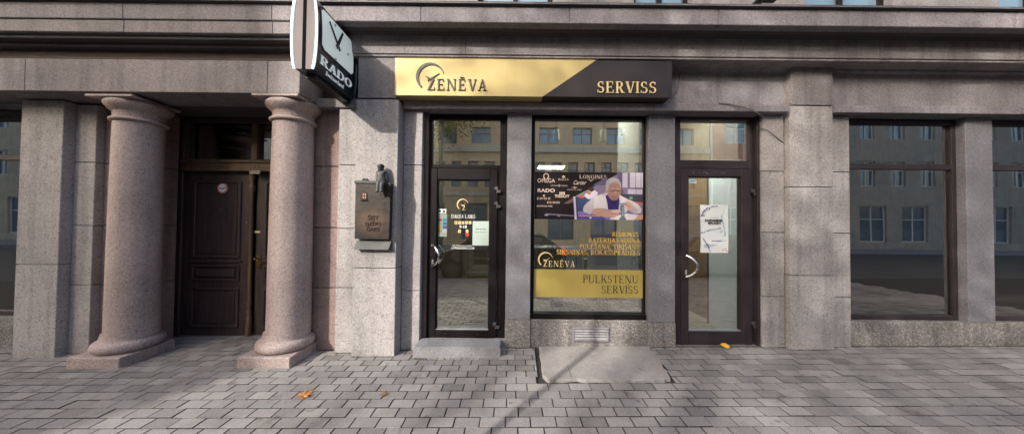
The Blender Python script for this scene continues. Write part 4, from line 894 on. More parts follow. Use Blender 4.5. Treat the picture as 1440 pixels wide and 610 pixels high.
for s in (1, -1):
    face_panel('dial_rim', dy0-.012, dy1+.012, dz0-.012, min(cz1-.03, dz1+.012), .0025, M['bead'] if 0 else M['hinge'], s, None, .045)
    dial = face_panel('dial', dy0, dy1, dz0, min(cz1-.045, dz1), .0048, M['dial'], s, None, .04)
    rim = face_panel('face_edge', cd0+.022, cd0+.028, cz0, cz1, .002, M['hinge'], s); face_panel('face_edge', cd1-.012, cd1-.002, cz0+.01, cz1-.01, .004, M['bead'], s)
    ym, zm = (dy0+dy1)/2, (dz0+dz1)/2
    ym, zm = y_at(472.5, 62, xf_)
    def hand(ty, tz, tail, wd):
        bm = nb(); L = math.hypot(ty-ym, tz-zm); uy, uz = (ty-ym)/L, (tz-zm)/L
        q = [(ym-uy*tail-uz*wd, zm-uz*tail+uy*wd), (ym-uy*tail+uz*wd, zm-uz*tail-uy*wd), (ty+uz*wd*.6, tz-uy*wd*.6), (ty-uz*wd*.6, tz+uy*wd*.6)]
        xo = bulge(zm)+.010; prism(bm, q, xo, xo+.006, lambda u, v, w_: (cxm+s*w_, u, v)); return bm
    M['handm'] = M['clockcase']
    obj('minute_hand', hand(*y_at(461.3, 30.5, xf_), .07, .016), M['clockcase'], clk); bmh = hand(*y_at(479, 47.5, xf_), .06, .020)
    bmesh.ops.translate(bmh, verts=bmh.verts[:], vec=(s*.008, 0, 0)); obj('hour_hand', bmh, M['clockcase'], clk)
    for px, py in ((471.8, 36), (488.2, 76.5), (471, 83.5)):
        yy, zz_ = y_at(px, py, xf_); bmm = nb(); prism(bmm, ell(yy, zz_, .014, .014, 12), bulge(zz_)+.004, bulge(zz_)+.008, lambda u, v, w_: (cxm+s*w_, u, v)); obj('hour_mark', bmm, M['bead'] if s else 0, clk)
    # writing wraps on the bulged face
    def wrap(text, a, b, mat, kind='serif', bold=0):
        ya, z_t = y_at(*a, xf_); yb, z_b = y_at(*b, xf_); bm = nb()
        if kind == 'serif': serif(bm, text, (ya, yb, z_b, z_t), 0, .003, .06)
        else: sans(bm, text, (ya, yb, z_b, z_t), 0, .003, 0, bold)
        for v in bm.verts:
            u, q, z = v.co; yy = u if s > 0 else (ya+yb) - u
            v.co = (cxm + s*(bulge(z)+.001+.003 + min(0, -.004 - q*0) + (-q)), yy, z)
        obj('lettering', bm, mat, clk)
    wrap('RADO', (450.5, 79.8), (495.5, 121.5 ), plain('clock_letter', (.62, .68, .70), .4, 0, .02), 'slab')if 0 else None
    za_t, za_b = cz0+.175, cz0+.085
    def wrapb(text, y0_, y1_, z0_, z1_, bold, th_=.004):
        bm = nb(); sans(bm, text, (y0_, y1_, z0_, z1_), 0, .004, 0, bold) if bold is not None else serif(bm, text, (y0_, y1_, z0_, z1_), 0, th_, .05)
        for v in bm.verts:
            u, q, z = v.co; v.co = (cxm + s*(bulge(z)+.0005-q), u if s > 0 else (y0_+y1_)-u, z)
        obj('lettering', bm, M['clockw'], clk)
    M['clockw'] = emit('clock_letter', (.66, .72, .74), .12)
    yl0, yl1 = y_at(450.5, 84, xf_)[0], y_at(495, 118, xf_)[0]
    for e_ in (0, .006, .012): wrapb('RADO', yl0+e_, yl1-.012+e_, y_at(450.5, 88.5, xf_)[1], y_at(450.5, 76.5, xf_)[1], None, .004+e_*.05)
    wrapb('Switzerland', y_at(460, 104, xf_)[0], y_at(484.5, 118, xf_)[0], y_at(460, 105.5, xf_)[1], y_at(460, 100, xf_)[1], 0)
# lit edges and the pale end panels
M['led'] = emit('lit_white_edge', (.90, .93, 1.0), .33)
for s in (-1, 1):
    bm = nb(); g = []
    for z in zs_: g.append([bm.verts.new((cxm+s*(bulge(z)+d), y, z)) for d, y in ((.004, cd0), (-.010, cd0), (-.010, cd0+.019), (.004, cd0+.019))])
    for i in range(20):
        for j in range(4): bm.faces.new((g[i][j], g[i][(j+1) % 4], g[i+1][(j+1) % 4], g[i+1][j]))
    bm.faces.new(g[0]); bm.faces.new(g[-1]); obj('lit_edge', bm, M['led'], clk, True)
    bm = nb(); g = []
    for z in zs_[:]: g.append([bm.verts.new((cxm+x_, y, z)) for x_, y in ((s*.016+.0, cd0+.012), (s*(bulge(z)-.016), cd0+.012), (s*(bulge(z)-.016), cd0+.02), (s*.016, cd0+.02))])
    for i in range(20):
        for j in range(4): bm.faces.new((g[i][j], g[i][(j+1) % 4], g[i+1][(j+1) % 4], g[i+1][j]))
    bm.faces.new(g[0]); bm.faces.new(g[-1]); obj('end_panel', bm, plain('pale_end_panel', (.22, .20, .20), .8, 0, .1, 6, .08), clk, True)
obj('end_spine', box(cxm-.0165, cxm+.0165, cd0+.010, cd0+.0195, cz0+.001, cz1-.001), plain('matt_black', (.006, .006, .007), .9, 0, .1, 6, .05), clk)
bm = nb(); bx(bm, cxm-.05, cxm+.05, cd0+.12, yS+.06, cz0-.04, cz0-.004, .004); bx(bm, cxm-.06, cxm+.06, cd1+.002, yS+.10, cz0-.01, cz1-.12, .004); obj('mounting_arm', bm, M['black'], clk)

# ================================================================== BRONZE PLAQUE WITH THE SEATED FIGURE
def bronze():
    m, nt, b = newmat('bronze_relief'); v = coords(nt)
    n = tex(nt, 'TexNoise', 9, v, Detail=7.0); c = ramp(nt, n.outputs[0], [(.3, (.020, .0165, .016)), (.6, (.035, .028, .025)), (.8, (.048, .040, .036))])
    mp = N(nt, 'Mapping'); mp.inputs['Location'].default_value = (0, 0, -.19); mp.inputs['Scale'].default_value = (4.6, 0, 5.2); nt.links.new(v, mp.inputs['Vector'])
    ln = N(nt, 'VectorMath', operation='LENGTH'); mp2 = N(nt, 'VectorMath', operation='SUBTRACT'); nt.links.new(v, mp2.inputs[0]); mp2.inputs[1].default_value = (0, 0, .19)
    mp3 = N(nt, 'VectorMath', operation='MULTIPLY'); nt.links.new(mp2.outputs[0], mp3.inputs[0]); mp3.inputs[1].default_value = (4.8, 0, 5.6); nt.links.new(mp3.outputs[0], ln.inputs[0])
    wf_ = ramp(nt, ln.outputs['Value'], [(.45, g3(.75)), (1.0, g3(0))]); mw = N(nt, 'Mix', data_type='RGBA'); nt.links.new(wf_, mw.inputs[0]); nt.links.new(c, mw.inputs[6]); mw.inputs[7].default_value = (.095, .060, .040, 1); c = mw.outputs[2]
    nt.links.new(c, b.inputs['Base Color']); b.inputs['Metallic'].default_value = .55; b.inputs['Roughness'].default_value = .5
    vv = coords(nt, (16, 16, 16)); br = tex(nt, 'TexNoise', 1.0, vv, Detail=4.0, Roughness=.6); bump(nt, b, br.outputs[0], .4, .008); return m
M['bronze'] = bronze(); M['patina'] = plain('grey_green_bronze', (.070, .074, .074), .6, .35, .3, 14); M['warmb'] = plain('worn_bronze', (.11, .066, .040), .45, .6, .25, 16)
M['darkb'] = plain('dark_bronze', (.028, .022, .020), .5, .4, .2)
yq0 = yP - .075
qx0, qx1, qz0, qz1 = pbox(499.3, 258, 548, 336, yq0)
pl = thing('memorial_plaque', 'bronze house shaped memorial plaque with three words on the pale pilaster', 'plaque', ((qx0+qx1)/2, yP, qz0))
bm = nb(); prism(bm, [(qx0, qz0), (qx1-.004, qz0), (qx1+.004, qz1+.008), (qx0, qz1)], yq0, yP-.002, lambda u, v, q: (u, q, v))
obj('plaque_body', bm, M['bronze'], pl)
x0, x1, za, zb = pbox(499, 255, 549, 258.6, yq0); obj('plaque_ledge', bx(nb(), x0-.004, x1-.05, yq0-.012, yP-.002, qz1-.002, qz1+.03, .006), M['patina'], pl)
lt = nb(); sans(lt, 'ŠEIT', pbox(517, 301.5, 532.5, 309, yq0), yq0-.001, .006, 0, .004); sans(lt, 'DZĪVO', pbox(514, 310.6, 535.5, 317.2, yq0), yq0-.001, .006, 0, .004); sans(lt, 'ČAKS', pbox(515.5, 318, 533.8, 324.8, yq0), yq0-.001, .006, 0, .004); obj('lettering', lt, M['darkb'], pl)
x0, x1, za, zb = pbox(508.6, 270.4, 516.2, 280.3, yq0); bm = nb(); rect_frame(bm, x0, x1, za, zb, .010, yq0-.008, yq0+.004, .002); bx(bm, (x0+x1)/2-.004, (x0+x1)/2+.004, yq0-.006, yq0, za+.01, zb-.01); bx(bm, x0+.01, x1-.01, yq0-.0055, yq0, (za+zb)/2-.004, (za+zb)/2+.004); bx(bm, x0-.012, x1+.008, yq0-.02, yq0, za-.012, za-.001, .003)
wn = obj('little_window', bm, M['darkb'], pl); obj('pane', bx(nb(), x0+.008, x1-.008, yq0-.003, yq0, za+.008, zb-.008), plain('bright_bronze', (.45, .22, .10), .45, .3, .2), wn)
x0, x1, za, zb = pbox(508.5, 252, 516.5, 257, yq0); bm = nb(); bx(bm, x0, x1, yq0+.002, yP-.02, qz1+.026, zb, .005); bx(bm, x0+.008, x0+.022, yq0+.006, yP-.03, zb, zb+.012, .002); bx(bm, x1-.022, x1-.008, yq0+.006, yP-.03, zb, zb+.01, .002); obj('chimney', bm, M['darkb'], pl)
# the figure sitting on the roof edge (a small bronze statue)
fx, fz0 = at(537, 262, yq0-.02); fx -= .0
sc = .0
def skin_body(name, verts, edges, radii, mat, parent, sub=2):
    me = bpy.data.meshes.new(name); o0 = ORG.get(parent.name, Vector()) if parent else Vector()
    me.from_pydata([Vector(v)-o0 for v in verts], edges, []); o = bpy.data.objects.new(name, me); COL.objects.link(o)
    if parent: o.parent = parent
    sk = o.modifiers.new('skin', 'SKIN'); sk.use_smooth_shade = True
    for i, r in enumerate(radii): me.skin_vertices[0].data[i].radius = (r, r)
    me.skin_vertices[0].data[0].use_root = True
    ss = o.modifiers.new('sub', 'SUBSURF'); ss.levels = sub; ss.render_levels = sub
    bpy.context.view_layer.update()
    m2_ = bpy.data.meshes.new_from_object(o.evaluated_get(bpy.context.evaluated_depsgraph_get())); o.modifiers.clear(); o.data = m2_
    m2_.materials.append(mat); m2_.polygons.foreach_set('use_smooth', [True]*len(m2_.polygons)); return o
sy = yq0 + .012; H0 = qz1 + .035                       # seat height on the roof edge
def q(px, py, dy=0): x, z = at(px, py, sy+dy); return (x, sy+dy, z)
fig = thing('statuette', 'small bronze seated man in a jacket and cap on the plaque roof edge', 'statue', q(536.5, 258))
V = [q(537, 257.5), q(536.8, 252), q(536.3, 246), q(536, 241.5), q(535.8, 239), q(535.4, 237.2, -.01),
     q(532.2, 242.5), q(530.8, 248.5, -.008), q(530.6, 253.5, -.03), q(541, 242.5), q(543.2, 248.5, .008), q(544.0, 253.8, .012), q(543.8, 256.5, .01),
     q(534.8, 257.5, -.02), q(531.6, 257.2, -.075), q(531.2, 263, -.080), q(531.2, 268.2, -.082), q(529.6, 269.6, -.105),
     q(539.2, 257.5, -.02), q(537.0, 257.4, -.08), q(536.2, 263.5, -.085), q(536, 268.6, -.087), q(534.6, 270, -.11)]
Ed = [(0, 1), (1, 2), (2, 3), (3, 4), (4, 5), (3, 6), (6, 7), (7, 8), (3, 9), (9, 10), (10, 11), (11, 12), (0, 13), (13, 14), (14, 15), (15, 16), (16, 17), (0, 18), (18, 19), (19, 20), (20, 21), (21, 22)]
rr = [.044, .050, .052, .040, .020, .032, .027, .023, .018, .028, .024, .020, .016, .032, .028, .023, .019, .015, .032, .028, .023, .019, .015]
skin_body('body', V, Ed, rr, M['patina'], fig)
hc = Vector(q(535.5, 236.9, -.010)); hd = nb(); bmesh.ops.create_uvsphere(hd, u_segments=18, v_segments=14, radius=.034)
for v in hd.verts:
    v.co.z *= 1.18; v.co.y *= 1.05
    if v.co.y < -.012 and abs(v.co.x) < .010 and -.010 < v.co.z < .006: v.co.y -= .008
    if v.co.y < -.014 and abs(abs(v.co.x)-.011) < .006 and .004 < v.co.z < .014: v.co.y += .005
    v.co += hc
obj('head', hd, M['patina'], fig, True, 70)
cp = nb(); lathe(cp, [(.036, hc.z+.012), (.040, hc.z+.020), (.037, hc.z+.034), (.024, hc.z+.046), (.004, hc.z+.050)], hc.x, hc.y+.002, 18); poly(cp, [(hc.x-.028, hc.y-.02), (hc.x+.028, hc.y-.02), (hc.x+.018, hc.y-.052), (hc.x-.018, hc.y-.052)], 0, .005)
for v in cp.verts:
    if v.co.y <= .0001 and v.co.y >= -.0051 and v.co.z < 0: v.co = (v.co.x, v.co.z, hc.z+.012+v.co.y)
obj('cap', cp, M['darkb'], fig, True, 50)
jk = nb(); a = Vector(q(535.8, 243.5, -.036)); 
for i in range(4): zz_ = a.z - .028*i; bmesh.ops.create_uvsphere(jk, u_segments=8, v_segments=6, radius=.0035, matrix=Matrix.Translation((a.x, a.y-.006-.001*i, zz_)))
prism(jk, [(a.x-.02, a.z+.02), (a.x-.004, a.z-.004), (a.x-.016, a.z-.006)], a.y+.004, a.y-.004, lambda u, v, w_: (u, w_, v)); prism(jk, [(a.x+.02, a.z+.02), (a.x+.006, a.z-.004), (a.x+.016, a.z-.006)], a.y+.004, a.y-.004, lambda u, v, w_: (u, w_, v))
obj('jacket_front', jk, M['darkb'], fig)
# lower strip
x0, x1, za, zb = pbox(500, 338.5, 549.5, 350.5, yP-.05)
bm = nb(); v8 = [(x0+.006, yP-.03, zb), (x1, yP-.03, zb), (x1, yP-.002, zb), (x0+.006, yP-.002, zb), (x0-.01, yP-.07, za), (x1-.02, yP-.07, za), (x1, yP-.002, za), (x0, yP-.002, za)]
vv = [bm.verts.new(p) for p in v8]
for f in ((0, 1, 2, 3), (7, 6, 5, 4), (4, 5, 1, 0), (5, 6, 2, 1), (6, 7, 3, 2), (7, 4, 0, 3)): bm.faces.new([vv[i] for i in f])
stp = tag(obj('dedication_strip', bm, M['patina']), 'narrow grey green metal strip below the bronze plaque', 'plaque')
lt = nb()
sans(lt, 'RĪGA  1901  1950', (x0+.05, x1-.07, za+.030, za+.052), 0, .002)
for v in lt.verts: t = (v.co.z-za)/(zb-za); v.co.y = yP-.07+.04*t + v.co.y*.5 - .0005
bpy.data.meshes.remove(bpy.data.meshes.new('x'))
lt.free()
# ================================================================== SMALL THINGS ON THE FRONT AND THE PAVEMENT
# granite step at the left door
ax, ay = gnd(581.5, 503.5); bx2, by2 = gnd(703.5, 501.5)
ysf = (ay+by2)/2; zs1 = Z(643, 487.8, ysf)
bm = nb(); pts = [(X(581, 495, ysf), ysf-.012), (X(703.5, 495, ysf), ysf+.004), (X(704, 495, ysf), .008), (X(592, 480, 0), .008), (X(582, 490, ysf), -.15)]
lo = [bm.verts.new((x, y, ZB)) for x, y in pts]; hi = [bm.verts.new((x, y, zs1 if i != 4 else zs1)) for i, (x, y) in enumerate(pts)]
bm.faces.new(hi); bm.faces.new(lo[::-1])
for i in range(5): bm.faces.new((lo[i], lo[(i+1) % 5], hi[(i+1) % 5], hi[i]))
bmesh.ops.bevel(bm, geom=[e for e in bm.edges if all(v.co.z > 0 for v in e.verts)], offset=.01, segments=2, affect='EDGES')
tag(obj('door_step', bm, M['stepg']), 'worn grey granite block step in front of the left shop door', 'step')
# moss in the joint under the step
M['moss'] = plain('moss', (.07, .075, .022), .95, 0, .5, 60)
bm = nb(); prs = random.Random(2)
for i in range(90):
    t = prs.random()**1.5; px = 583+34*t if prs.random() < .8 else 583+118*prs.random(); x, y = gnd(px, 503.8); r = prs.uniform(.003, .008)*(1.3-t)
    bmesh.ops.create_icosphere(bm, subdivisions=1, radius=r, matrix=Matrix.Translation((x, y-prs.uniform(0, .012), zg(x, y)+r*.2)))
mo = obj('moss', bm, M['moss']); mo['kind'] = 'stuff'; mo['label'] = 'low green moss in the joint under the door step'
# ventilation grille
x0, x1, za, zb = pbox(805.5, 460, 855.8, 479.3, 0)
gr = thing('vent_grille', 'white slatted ventilation grille in the base below the display window', 'grille', ((x0+x1)/2, .012, za))
M['grille'] = plain('painted_grille', (.34, .335, .34), .5, .1, .35, 14)
bm = nb(); rect_frame(bm, x0, x1, za, zb, .022, -.014, .012, .004); obj('grille_frame', bm, M['hinge'] if 0 else plain('grey_grille_frame', (.26, .25, .27), .5, .2, .2), gr)
obj('grille_back', bx(nb(), x0+.02, x1-.02, .004, .0115, za+.02, zb-.02), M['black'], gr)
n = 4
for i in range(n):
    zc = za+.022 + (zb-za-.044)*(i+.5)/n; bm = nb(); h = (zb-za-.044)/n*.27
    v = [bm.verts.new(p) for p in ((x0+.0225, .002, zc+h), (x1-.0225, .002, zc+h), (x1-.0225, -.012, zc-h), (x0+.0225, -.012, zc-h))]; v2 = [bm.verts.new((p.co.x, p.co.y+.0015, p.co.z-.004)) for p in v]
    bm.faces.new(v); bm.faces.new(v2[::-1])
    for k in range(4): bm.faces.new((v[k], v[(k+1) % 4], v2[(k+1) % 4], v2[k]))
    obj('slat', bm, M['grille'], gr)
# cables
def cable(pts, r, name, label, mat=None):
    P = [Vector(p) for p in pts]; out = []
    for i in range(len(P)-1):
        p0, p1, p2, p3 = P[max(0, i-1)], P[i], P[i+1], P[min(len(P)-1, i+2)]
        for k in range(6):
            t = k/6; out.append(.5*((2*p1)+(-p0+p2)*t+(2*p0-5*p1+4*p2-p3)*t*t+(-p0+3*p1-3*p2+p3)*t**3))
    out.append(P[-1]); return tag(obj(name, tube(nb(), out, r, 6), mat or M['black'], None, True), label, 'cable')
def w3(px, py, Y): x, z = at(px, py, Y); return (x, Y, z)
cable([w3(1011, 145.5, -.128), w3(1027, 146.5, -.135), w3(1043, 150.5, -.15), w3(1058, 155.5, -.14), w3(1071, 162.5, -.126), w3(1074, 165, -.06)], .006, 'loose_cable', 'grey cable drooping across the lintel above the right door', plain('grey_cable', (.13, .12, .12), .6))
cable([w3(1065, 183.5, .02), w3(1072, 181.5, -.03), w3(1080, 184, -.045), w3(1090, 192, -.035), w3(1102.5, 201.5, -.024)], .0045, 'loose_cable', 'thin black cable curling over the pale block beside the right door')
cable([w3(944.5, 83+.0, -.045), w3(951, 88, -.045), w3(956, 97, -.04), w3(955, 112, -.04), w3(952, 126, -.035), w3(945, 138, -.03), w3(939.5, 143.5, -.05)], .0035, 'loose_cable', 'thin black cable looped past the right end of the shop sign')
# light fitting bracket under the upper windows
x, z = at(1082, 2, -.25); bm = nb(); bx(bm, x-.09, x+.07, -.33, -.22, z-.01, z+.05, .01); bx(bm, x-.12, x-.03, -.26, .0, z+.02, z+.05, .005)
fl_ = tag(obj('flood_light', bm, M['black']), 'small black flood light above the cornice at upper right', 'lamp')
# sticker on the wooden door
sxp, szp = at(314.5, 264.5, yD-.01); bm = nb(); poly(bm, ell(sxp-.02, szp, .072, .072, 28), yD-.0045, .002); stc = tag(obj('round_sticker', bm, M['paper']), 'round white no entry style sticker on the old wooden door', 'sticker')
bm = nb(); ringpoly(bm, sxp-.02, szp, .070, .058, yD-.0068, .001); obj('sticker_ring', bm, M['red'], stc)
bm = nb(); poly(bm, [(sxp-.065, szp-.004), (sxp-.01, szp-.016), (sxp+.03, szp+.012), (sxp+.03, szp+.022), (sxp-.012, szp-.004), (sxp-.065, szp+.008)], yD-.0068, .001); obj('pictogram', bm, M['bronze_l'], stc)
x0, x1, za, zb = pbox(354.8, 240.5, 369.5, 245.2, yD-.05); pt = tag(obj('name_plate', bx(nb(), x0, x1, yD-.094, yD-.08, za, zb, .002), plain('dull_white_plate', (.42, .36, .33), .6, 0, .3, 20)), 'small dull white plate under the transom of the wooden door', 'plate')
bm = nb()
for k in range(3): poly(bm, ell(x0+.02+.035*k, (za+zb)/2, .009, .008, 8), yD-.0945, .001)
obj('plate_marks', bm, M['bronze_l'], pt)

# fallen leaves
def leafmat(name, a, b_):
    m, nt, b = newmat(name); v = coords(nt); n = tex(nt, 'TexNoise', 25, v, Detail=5.0); nt.links.new(ramp(nt, n.outputs[0], [(.35, a), (.65, b_)]), b.inputs['Base Color']); b.inputs['Roughness'].default_value = .6; return m
M['leafo'] = leafmat('orange_leaf', (.36, .12, .03), (.55, .27, .07)); M['leafy'] = leafmat('yellow_leaf', (.62, .36, .02), (.75, .48, .04))
def maple(x, y, s, rot, label, mat, lobes=7, curl=.25):
    bm = nb(); c = bm.verts.new((0, 0, .012*s/.1)); ring = []
    prs = random.Random(int(abs(x)*1000)); n = lobes*4
    for i in range(n):
        a = -math.pi/2 + .35 + (2*math.pi-.7)*i/(n-1); k = i % 4
        r = s*(1.0 if k == 2 else .62 if k in (1, 3) else .40)*(.75+.25*math.cos((a-math.pi/2)*.5))*prs.uniform(.88, 1.1)
        ring.append(bm.verts.new((r*math.cos(a), r*math.sin(a), .006 + curl*s*abs(math.sin(a*1.5+1))*(r/s)**2)))
    for i in range(n-1): bm.faces.new((c, ring[i], ring[i+1]))
    tube(bm, [(0, 0, .012*s/.1), (s*.1, -s*.5, .012), (s*.3, -s*.9, .008)], .0022*s/.09, 5)
    bmesh.ops.transform(bm, matrix=Matrix.Translation((x, y, zg(x, y)+.004)) @ Matrix.Rotation(rot, 4, 'Z'), verts=bm.verts[:])
    return tag(obj('fallen_leaf', bm, mat, None, True), label, 'leaf')
x, y = gnd(427, 557); maple(x, y, .088, -.6, 'large orange maple leaf lying on the pavers near the column', M['leafo'])
x, y = gnd(539, 555.5); maple(x, y,   .045, -.9, 'smaller brown curled leaf on the pavers in front of the step', leafmat('brown_leaf', (.16, .085, .035), (.30, .17, .07)), 5, .35)
x, y = gnd(1019.5, 488.5); bm = nb(); g = []
for i in range(9):
    t = i/8; wdt = .026*math.sin(math.pi*(t*.92+.04))**.8
    g.append([bm.verts.new((u*wdt, -.045+.09*t, -.004+.010*u*u+.004*math.sin(t*3))) for u in (-1, 0, 1)])
for i in range(8):
    for j in range(2): bm.faces.new((g[i][j], g[i][j+1], g[i+1][j+1], g[i+1][j]))
bmesh.ops.transform(bm, matrix=Matrix.Translation((x, y, zg(x, y)+.022)) @ Matrix.Rotation(math.radians(48), 4, 'X') @ Matrix.Rotation(1.25, 4, 'Z') @ Matrix.Scale(1.15, 4), verts=bm.verts[:]); tag(obj('fallen_leaf', bm, M['leafy'], None, True), 'bright yellow oval leaf at the foot of the right door', 'leaf')

# ================================================================== INSIDE THE SHOP
ix0, ix1, iy0, iy1 = -1.3, 7.9, .30, 6.9
izf = zdoor - .01; izc = 3.35
M['iwall'] = plain('interior_plaster', (.70, .69, .64), .85, 0, .06, 2); M['ifloor'] = wood('interior_boards', (.30, .24, .17), 7, .25); M['iceil'] = plain('interior_ceiling', (.78, .78, .75), .9, 0, .04)
M['idark'] = plain('interior_brown', (.22, .18, .14), .6, 0, .2)
M['iwood'] = wood('orange_brown_board', (.24, .14, .06), 8, .25)
bm = nb(); bx(bm, ix0, ix1, iy0-.05, iy1, izf-.3, izf); obj('interior_floor', bm, M['ifloor'], B)
obj('interior_ceiling', bx(nb(), ix0, ix1, .31, iy1, izc, izc+.1), M['iceil'], B)
bm = nb(); bx(bm, ix0-.1, ix1, 6.75, 6.85, izf, izc); obj('interior_wall', bm, M['idark'], B)
bm = nb(); bx(bm, ix0-.1, ix0, .3, 6.8, izf, izc); obj('interior_wall', bm, M['idark'], B)
bm = nb(); bx(bm, -.17, -.11, .32, 2.1, izf, 2.5); obj('interior_wall', bm, M['idark'], B)
bm = nb(); bx(bm, 1.755, 1.88, .31, 1.35, izf, izc); obj('interior_wall', bm, M['iwall'], B)
bm = nb(); bx(bm, 2.872, 2.97, .125, .72, izf, 2.34); obj('interior_wall', bm, plain('pale_mint_wall', (.72, .79, .80), .8, 0, .06, 2), B)
bm = nb(); bx(bm, 2.99, 3.2, .31, 4.4, izf, 2.35); obj('interior_wall', bm, M['iwood'], B); obj('interior_wall', box(2.995, 3.2, .31, 4.4, 2.352, izc), M['idark'], B); obj('interior_post', box(2.885, 2.945, .725, .79, izf, 2.34, .004), M['black'], B)
bm = nb(); bx(bm, 1.90, 2.50, 1.6, 1.65, izf, 2.7); obj('interior_wall', bm, M['iwood'], B); obj('interior_post', bx(nb(), 2.36, 2.44, .9, .98, izf, 2.7, .004), M['black'], B)
# display ledge inside the window
zl_ = Z(828, 438, YG+.1) - .0
obj('window_ledge', bx(nb(), xA1+.01, 1.75, .13, 1.05, zl_-.05, zl_, .003), wood('ledge_board', (.36, .27, .17), 7, .3), B)
obj('ledge_front', bx(nb(), xA1+.01, 1.75, 1.02, 1.045, izf, zl_-.052), M['idark'], B)
# potted plants
def plant(px, label, tall, seed):
    x = X(px, 425, .30); p = thing('potted_plant', label, 'plant', (x, .30, zl_), 'potted plants on the window ledge')
    prof = [(.062, zl_), (.070, zl_+.01), (.083, zl_+.05), (.090, zl_+.10), (.088, zl_+.15), (.082, zl_+.165), (.070, zl_+.165), (.066, zl_+.14)]
    obj('pot', lathe(nb(), prof, x, .30, 28), plain('ribbed_cream_pot', (.56, .52, .42), .6, 0, .1, 20), p, True, 50)
    bm = nb(); prs = random.Random(seed); tube(bm, [(x, .30, zl_+.14), (x+.01, .31, zl_+tall)], .012, 6); obj('stem', bm, M['idark'], p)
    bm = nb()
    for i in range(26):
        a = prs.uniform(0, 2*math.pi); L = prs.uniform(.16, .27); up = prs.uniform(-.1, .9); w0 = prs.uniform(.008, .014); base = Vector((x+.01, .31, zl_+tall-.02+prs.uniform(-.03, .03)))
        d = Vector((math.cos(a), math.sin(a)*.7, 0)); sdv = Vector((-math.sin(a), math.cos(a), 0)); prev = None
        for k in range(6):
            t = k/5; c_ = base + d*L*t + Vector((0, 0, L*(up*t - .75*t*t))); ww = w0*math.sin(math.pi*(.15+.85*t))**.7 if t < 1 else .001
            cur = (bm.verts.new(c_-sdv*ww), bm.verts.new(c_+sdv*ww))
            if prev: bm.faces.new((prev[0], prev[1], cur[1], cur[0]))
            prev = cur
    obj('leaves', bm, plain('dark_leaf', (.030, .055, .022), .45, 0, .2), p, True); return p
plant(783, 'spiky green plant in a cream pot, the left one under the gold band', .58, 1); plant(847, 'short leafy plant in a cream pot, the right one under the gold band', .20, 2)
# ceiling panel seen through the window, hidden panels added as fill light, spot lights
M['panel'] = emit('lit_ceiling_panel', (.97, .99, .96), 14.0)
def ceil_panel(cx, cy, sx, sy, label):
    t = thing('ceiling_panel', label, 'lamp', (cx, cy, izc-.03), 'lit ceiling panels'); bm = nb(); bx(bm, cx-sx-.02, cx-sx, cy-sy, cy+sy, izc-.03, izc-.001); bx(bm, cx+sx, cx+sx+.02, cy-sy, cy+sy, izc-.03, izc-.001); bx(bm, cx-sx-.02, cx+sx+.02, cy-sy-.02, cy-sy-.0005, izc-.03, izc-.001); bx(bm, cx-sx-.02, cx+sx+.02, cy+sy+.0005, cy+sy+.02, izc-.03, izc-.001); obj('panel_frame', bm, M['white'], t)
    obj('diffuser', bx(nb(), cx-sx, cx+sx, cy-sy, cy+sy, izc-.025, izc-.02), M['panel'], t)
ceil_panel(1.25, 6.2, .42, .30, 'lit white ceiling panel behind the display window'); ceil_panel(2.40, .85, .32, .48, 'added lit ceiling panel out of view, brightening the room behind the right door'); ceil_panel(-.75, 1.25, .25, .25, 'added lit ceiling panel out of view, brightening the room behind the left door'); ceil_panel(1.30, 1.0, .25, .25, 'added lit ceiling panel out of view, brightening the partition by the window')
for px, py, lab in ((782, 190, 'white spot light hanging left inside the window top'), (848, 191, 'white spot light hanging right inside the window top')):
    x, z = at(px, py, .75); t = thing('spot_light', lab, 'lamp', (x, .75, z), 'white spot lights inside the window')
    obj('spot_head', lathe(nb(), [(.03, z-.085), (.048, z-.08), (.046, z+.05), (.035, z+.085), (.01, z+.09)], x, .75, 20), M['white'], t, True, 40); obj('spot_stem', tube(nb(), [(x, .75, z+.085), (x+.01, .76, izc-.04)], .008, 6), M['black'], t)
    obj('spot_lens', lathe(nb(), [(.001, z-.0865), (.028, z-.0865), (.028, z-.085)], x, .75, 16), M['black'], t)
obj('spot_rail', bx(nb(), .35, 1.65, .73, .78, izc-.045, izc-.002), M['black'], B)
# counter and shelves seen through the glass
t = thing('glass_counter', 'low glass fronted display counter inside the shop behind the window', 'counter', (.9, 2.3, izf))
obj('counter_body', bx(nb(), .35, 1.6, 2.1, 2.6, izf, izf+.45, .004), M['idark'], t); obj('counter_top', bx(nb(), .33, 1.62, 2.08, 2.62, izf+.95, izf+.98, .004), M['bead'], t); obj('counter_glass', bx(nb(), .36, 1.59, 2.105, 2.115, izf+.451, izf+.949), M['glass'], t)
t = thing('wall_shelf', 'dark wall shelf with small clocks behind the left door', 'shelf', (-.7, 4.2, izf))
bm = nb(); bx(bm, -1.15, -.25, 4.15, 4.39, izf, izf+.04); bx(bm, -1.15, -1.12, 4.15, 4.39, izf+.04, 2.4); bx(bm, -.28, -.25, 4.15, 4.39, izf+.04, 2.4); obj('shelf_case', bm, M['iwood'], t)
for k in range(4): obj('shelf_board', bx(nb(), -1.119, -.281, 4.16, 4.39, .55+.45*k, .575+.45*k), M['iwood'], t)

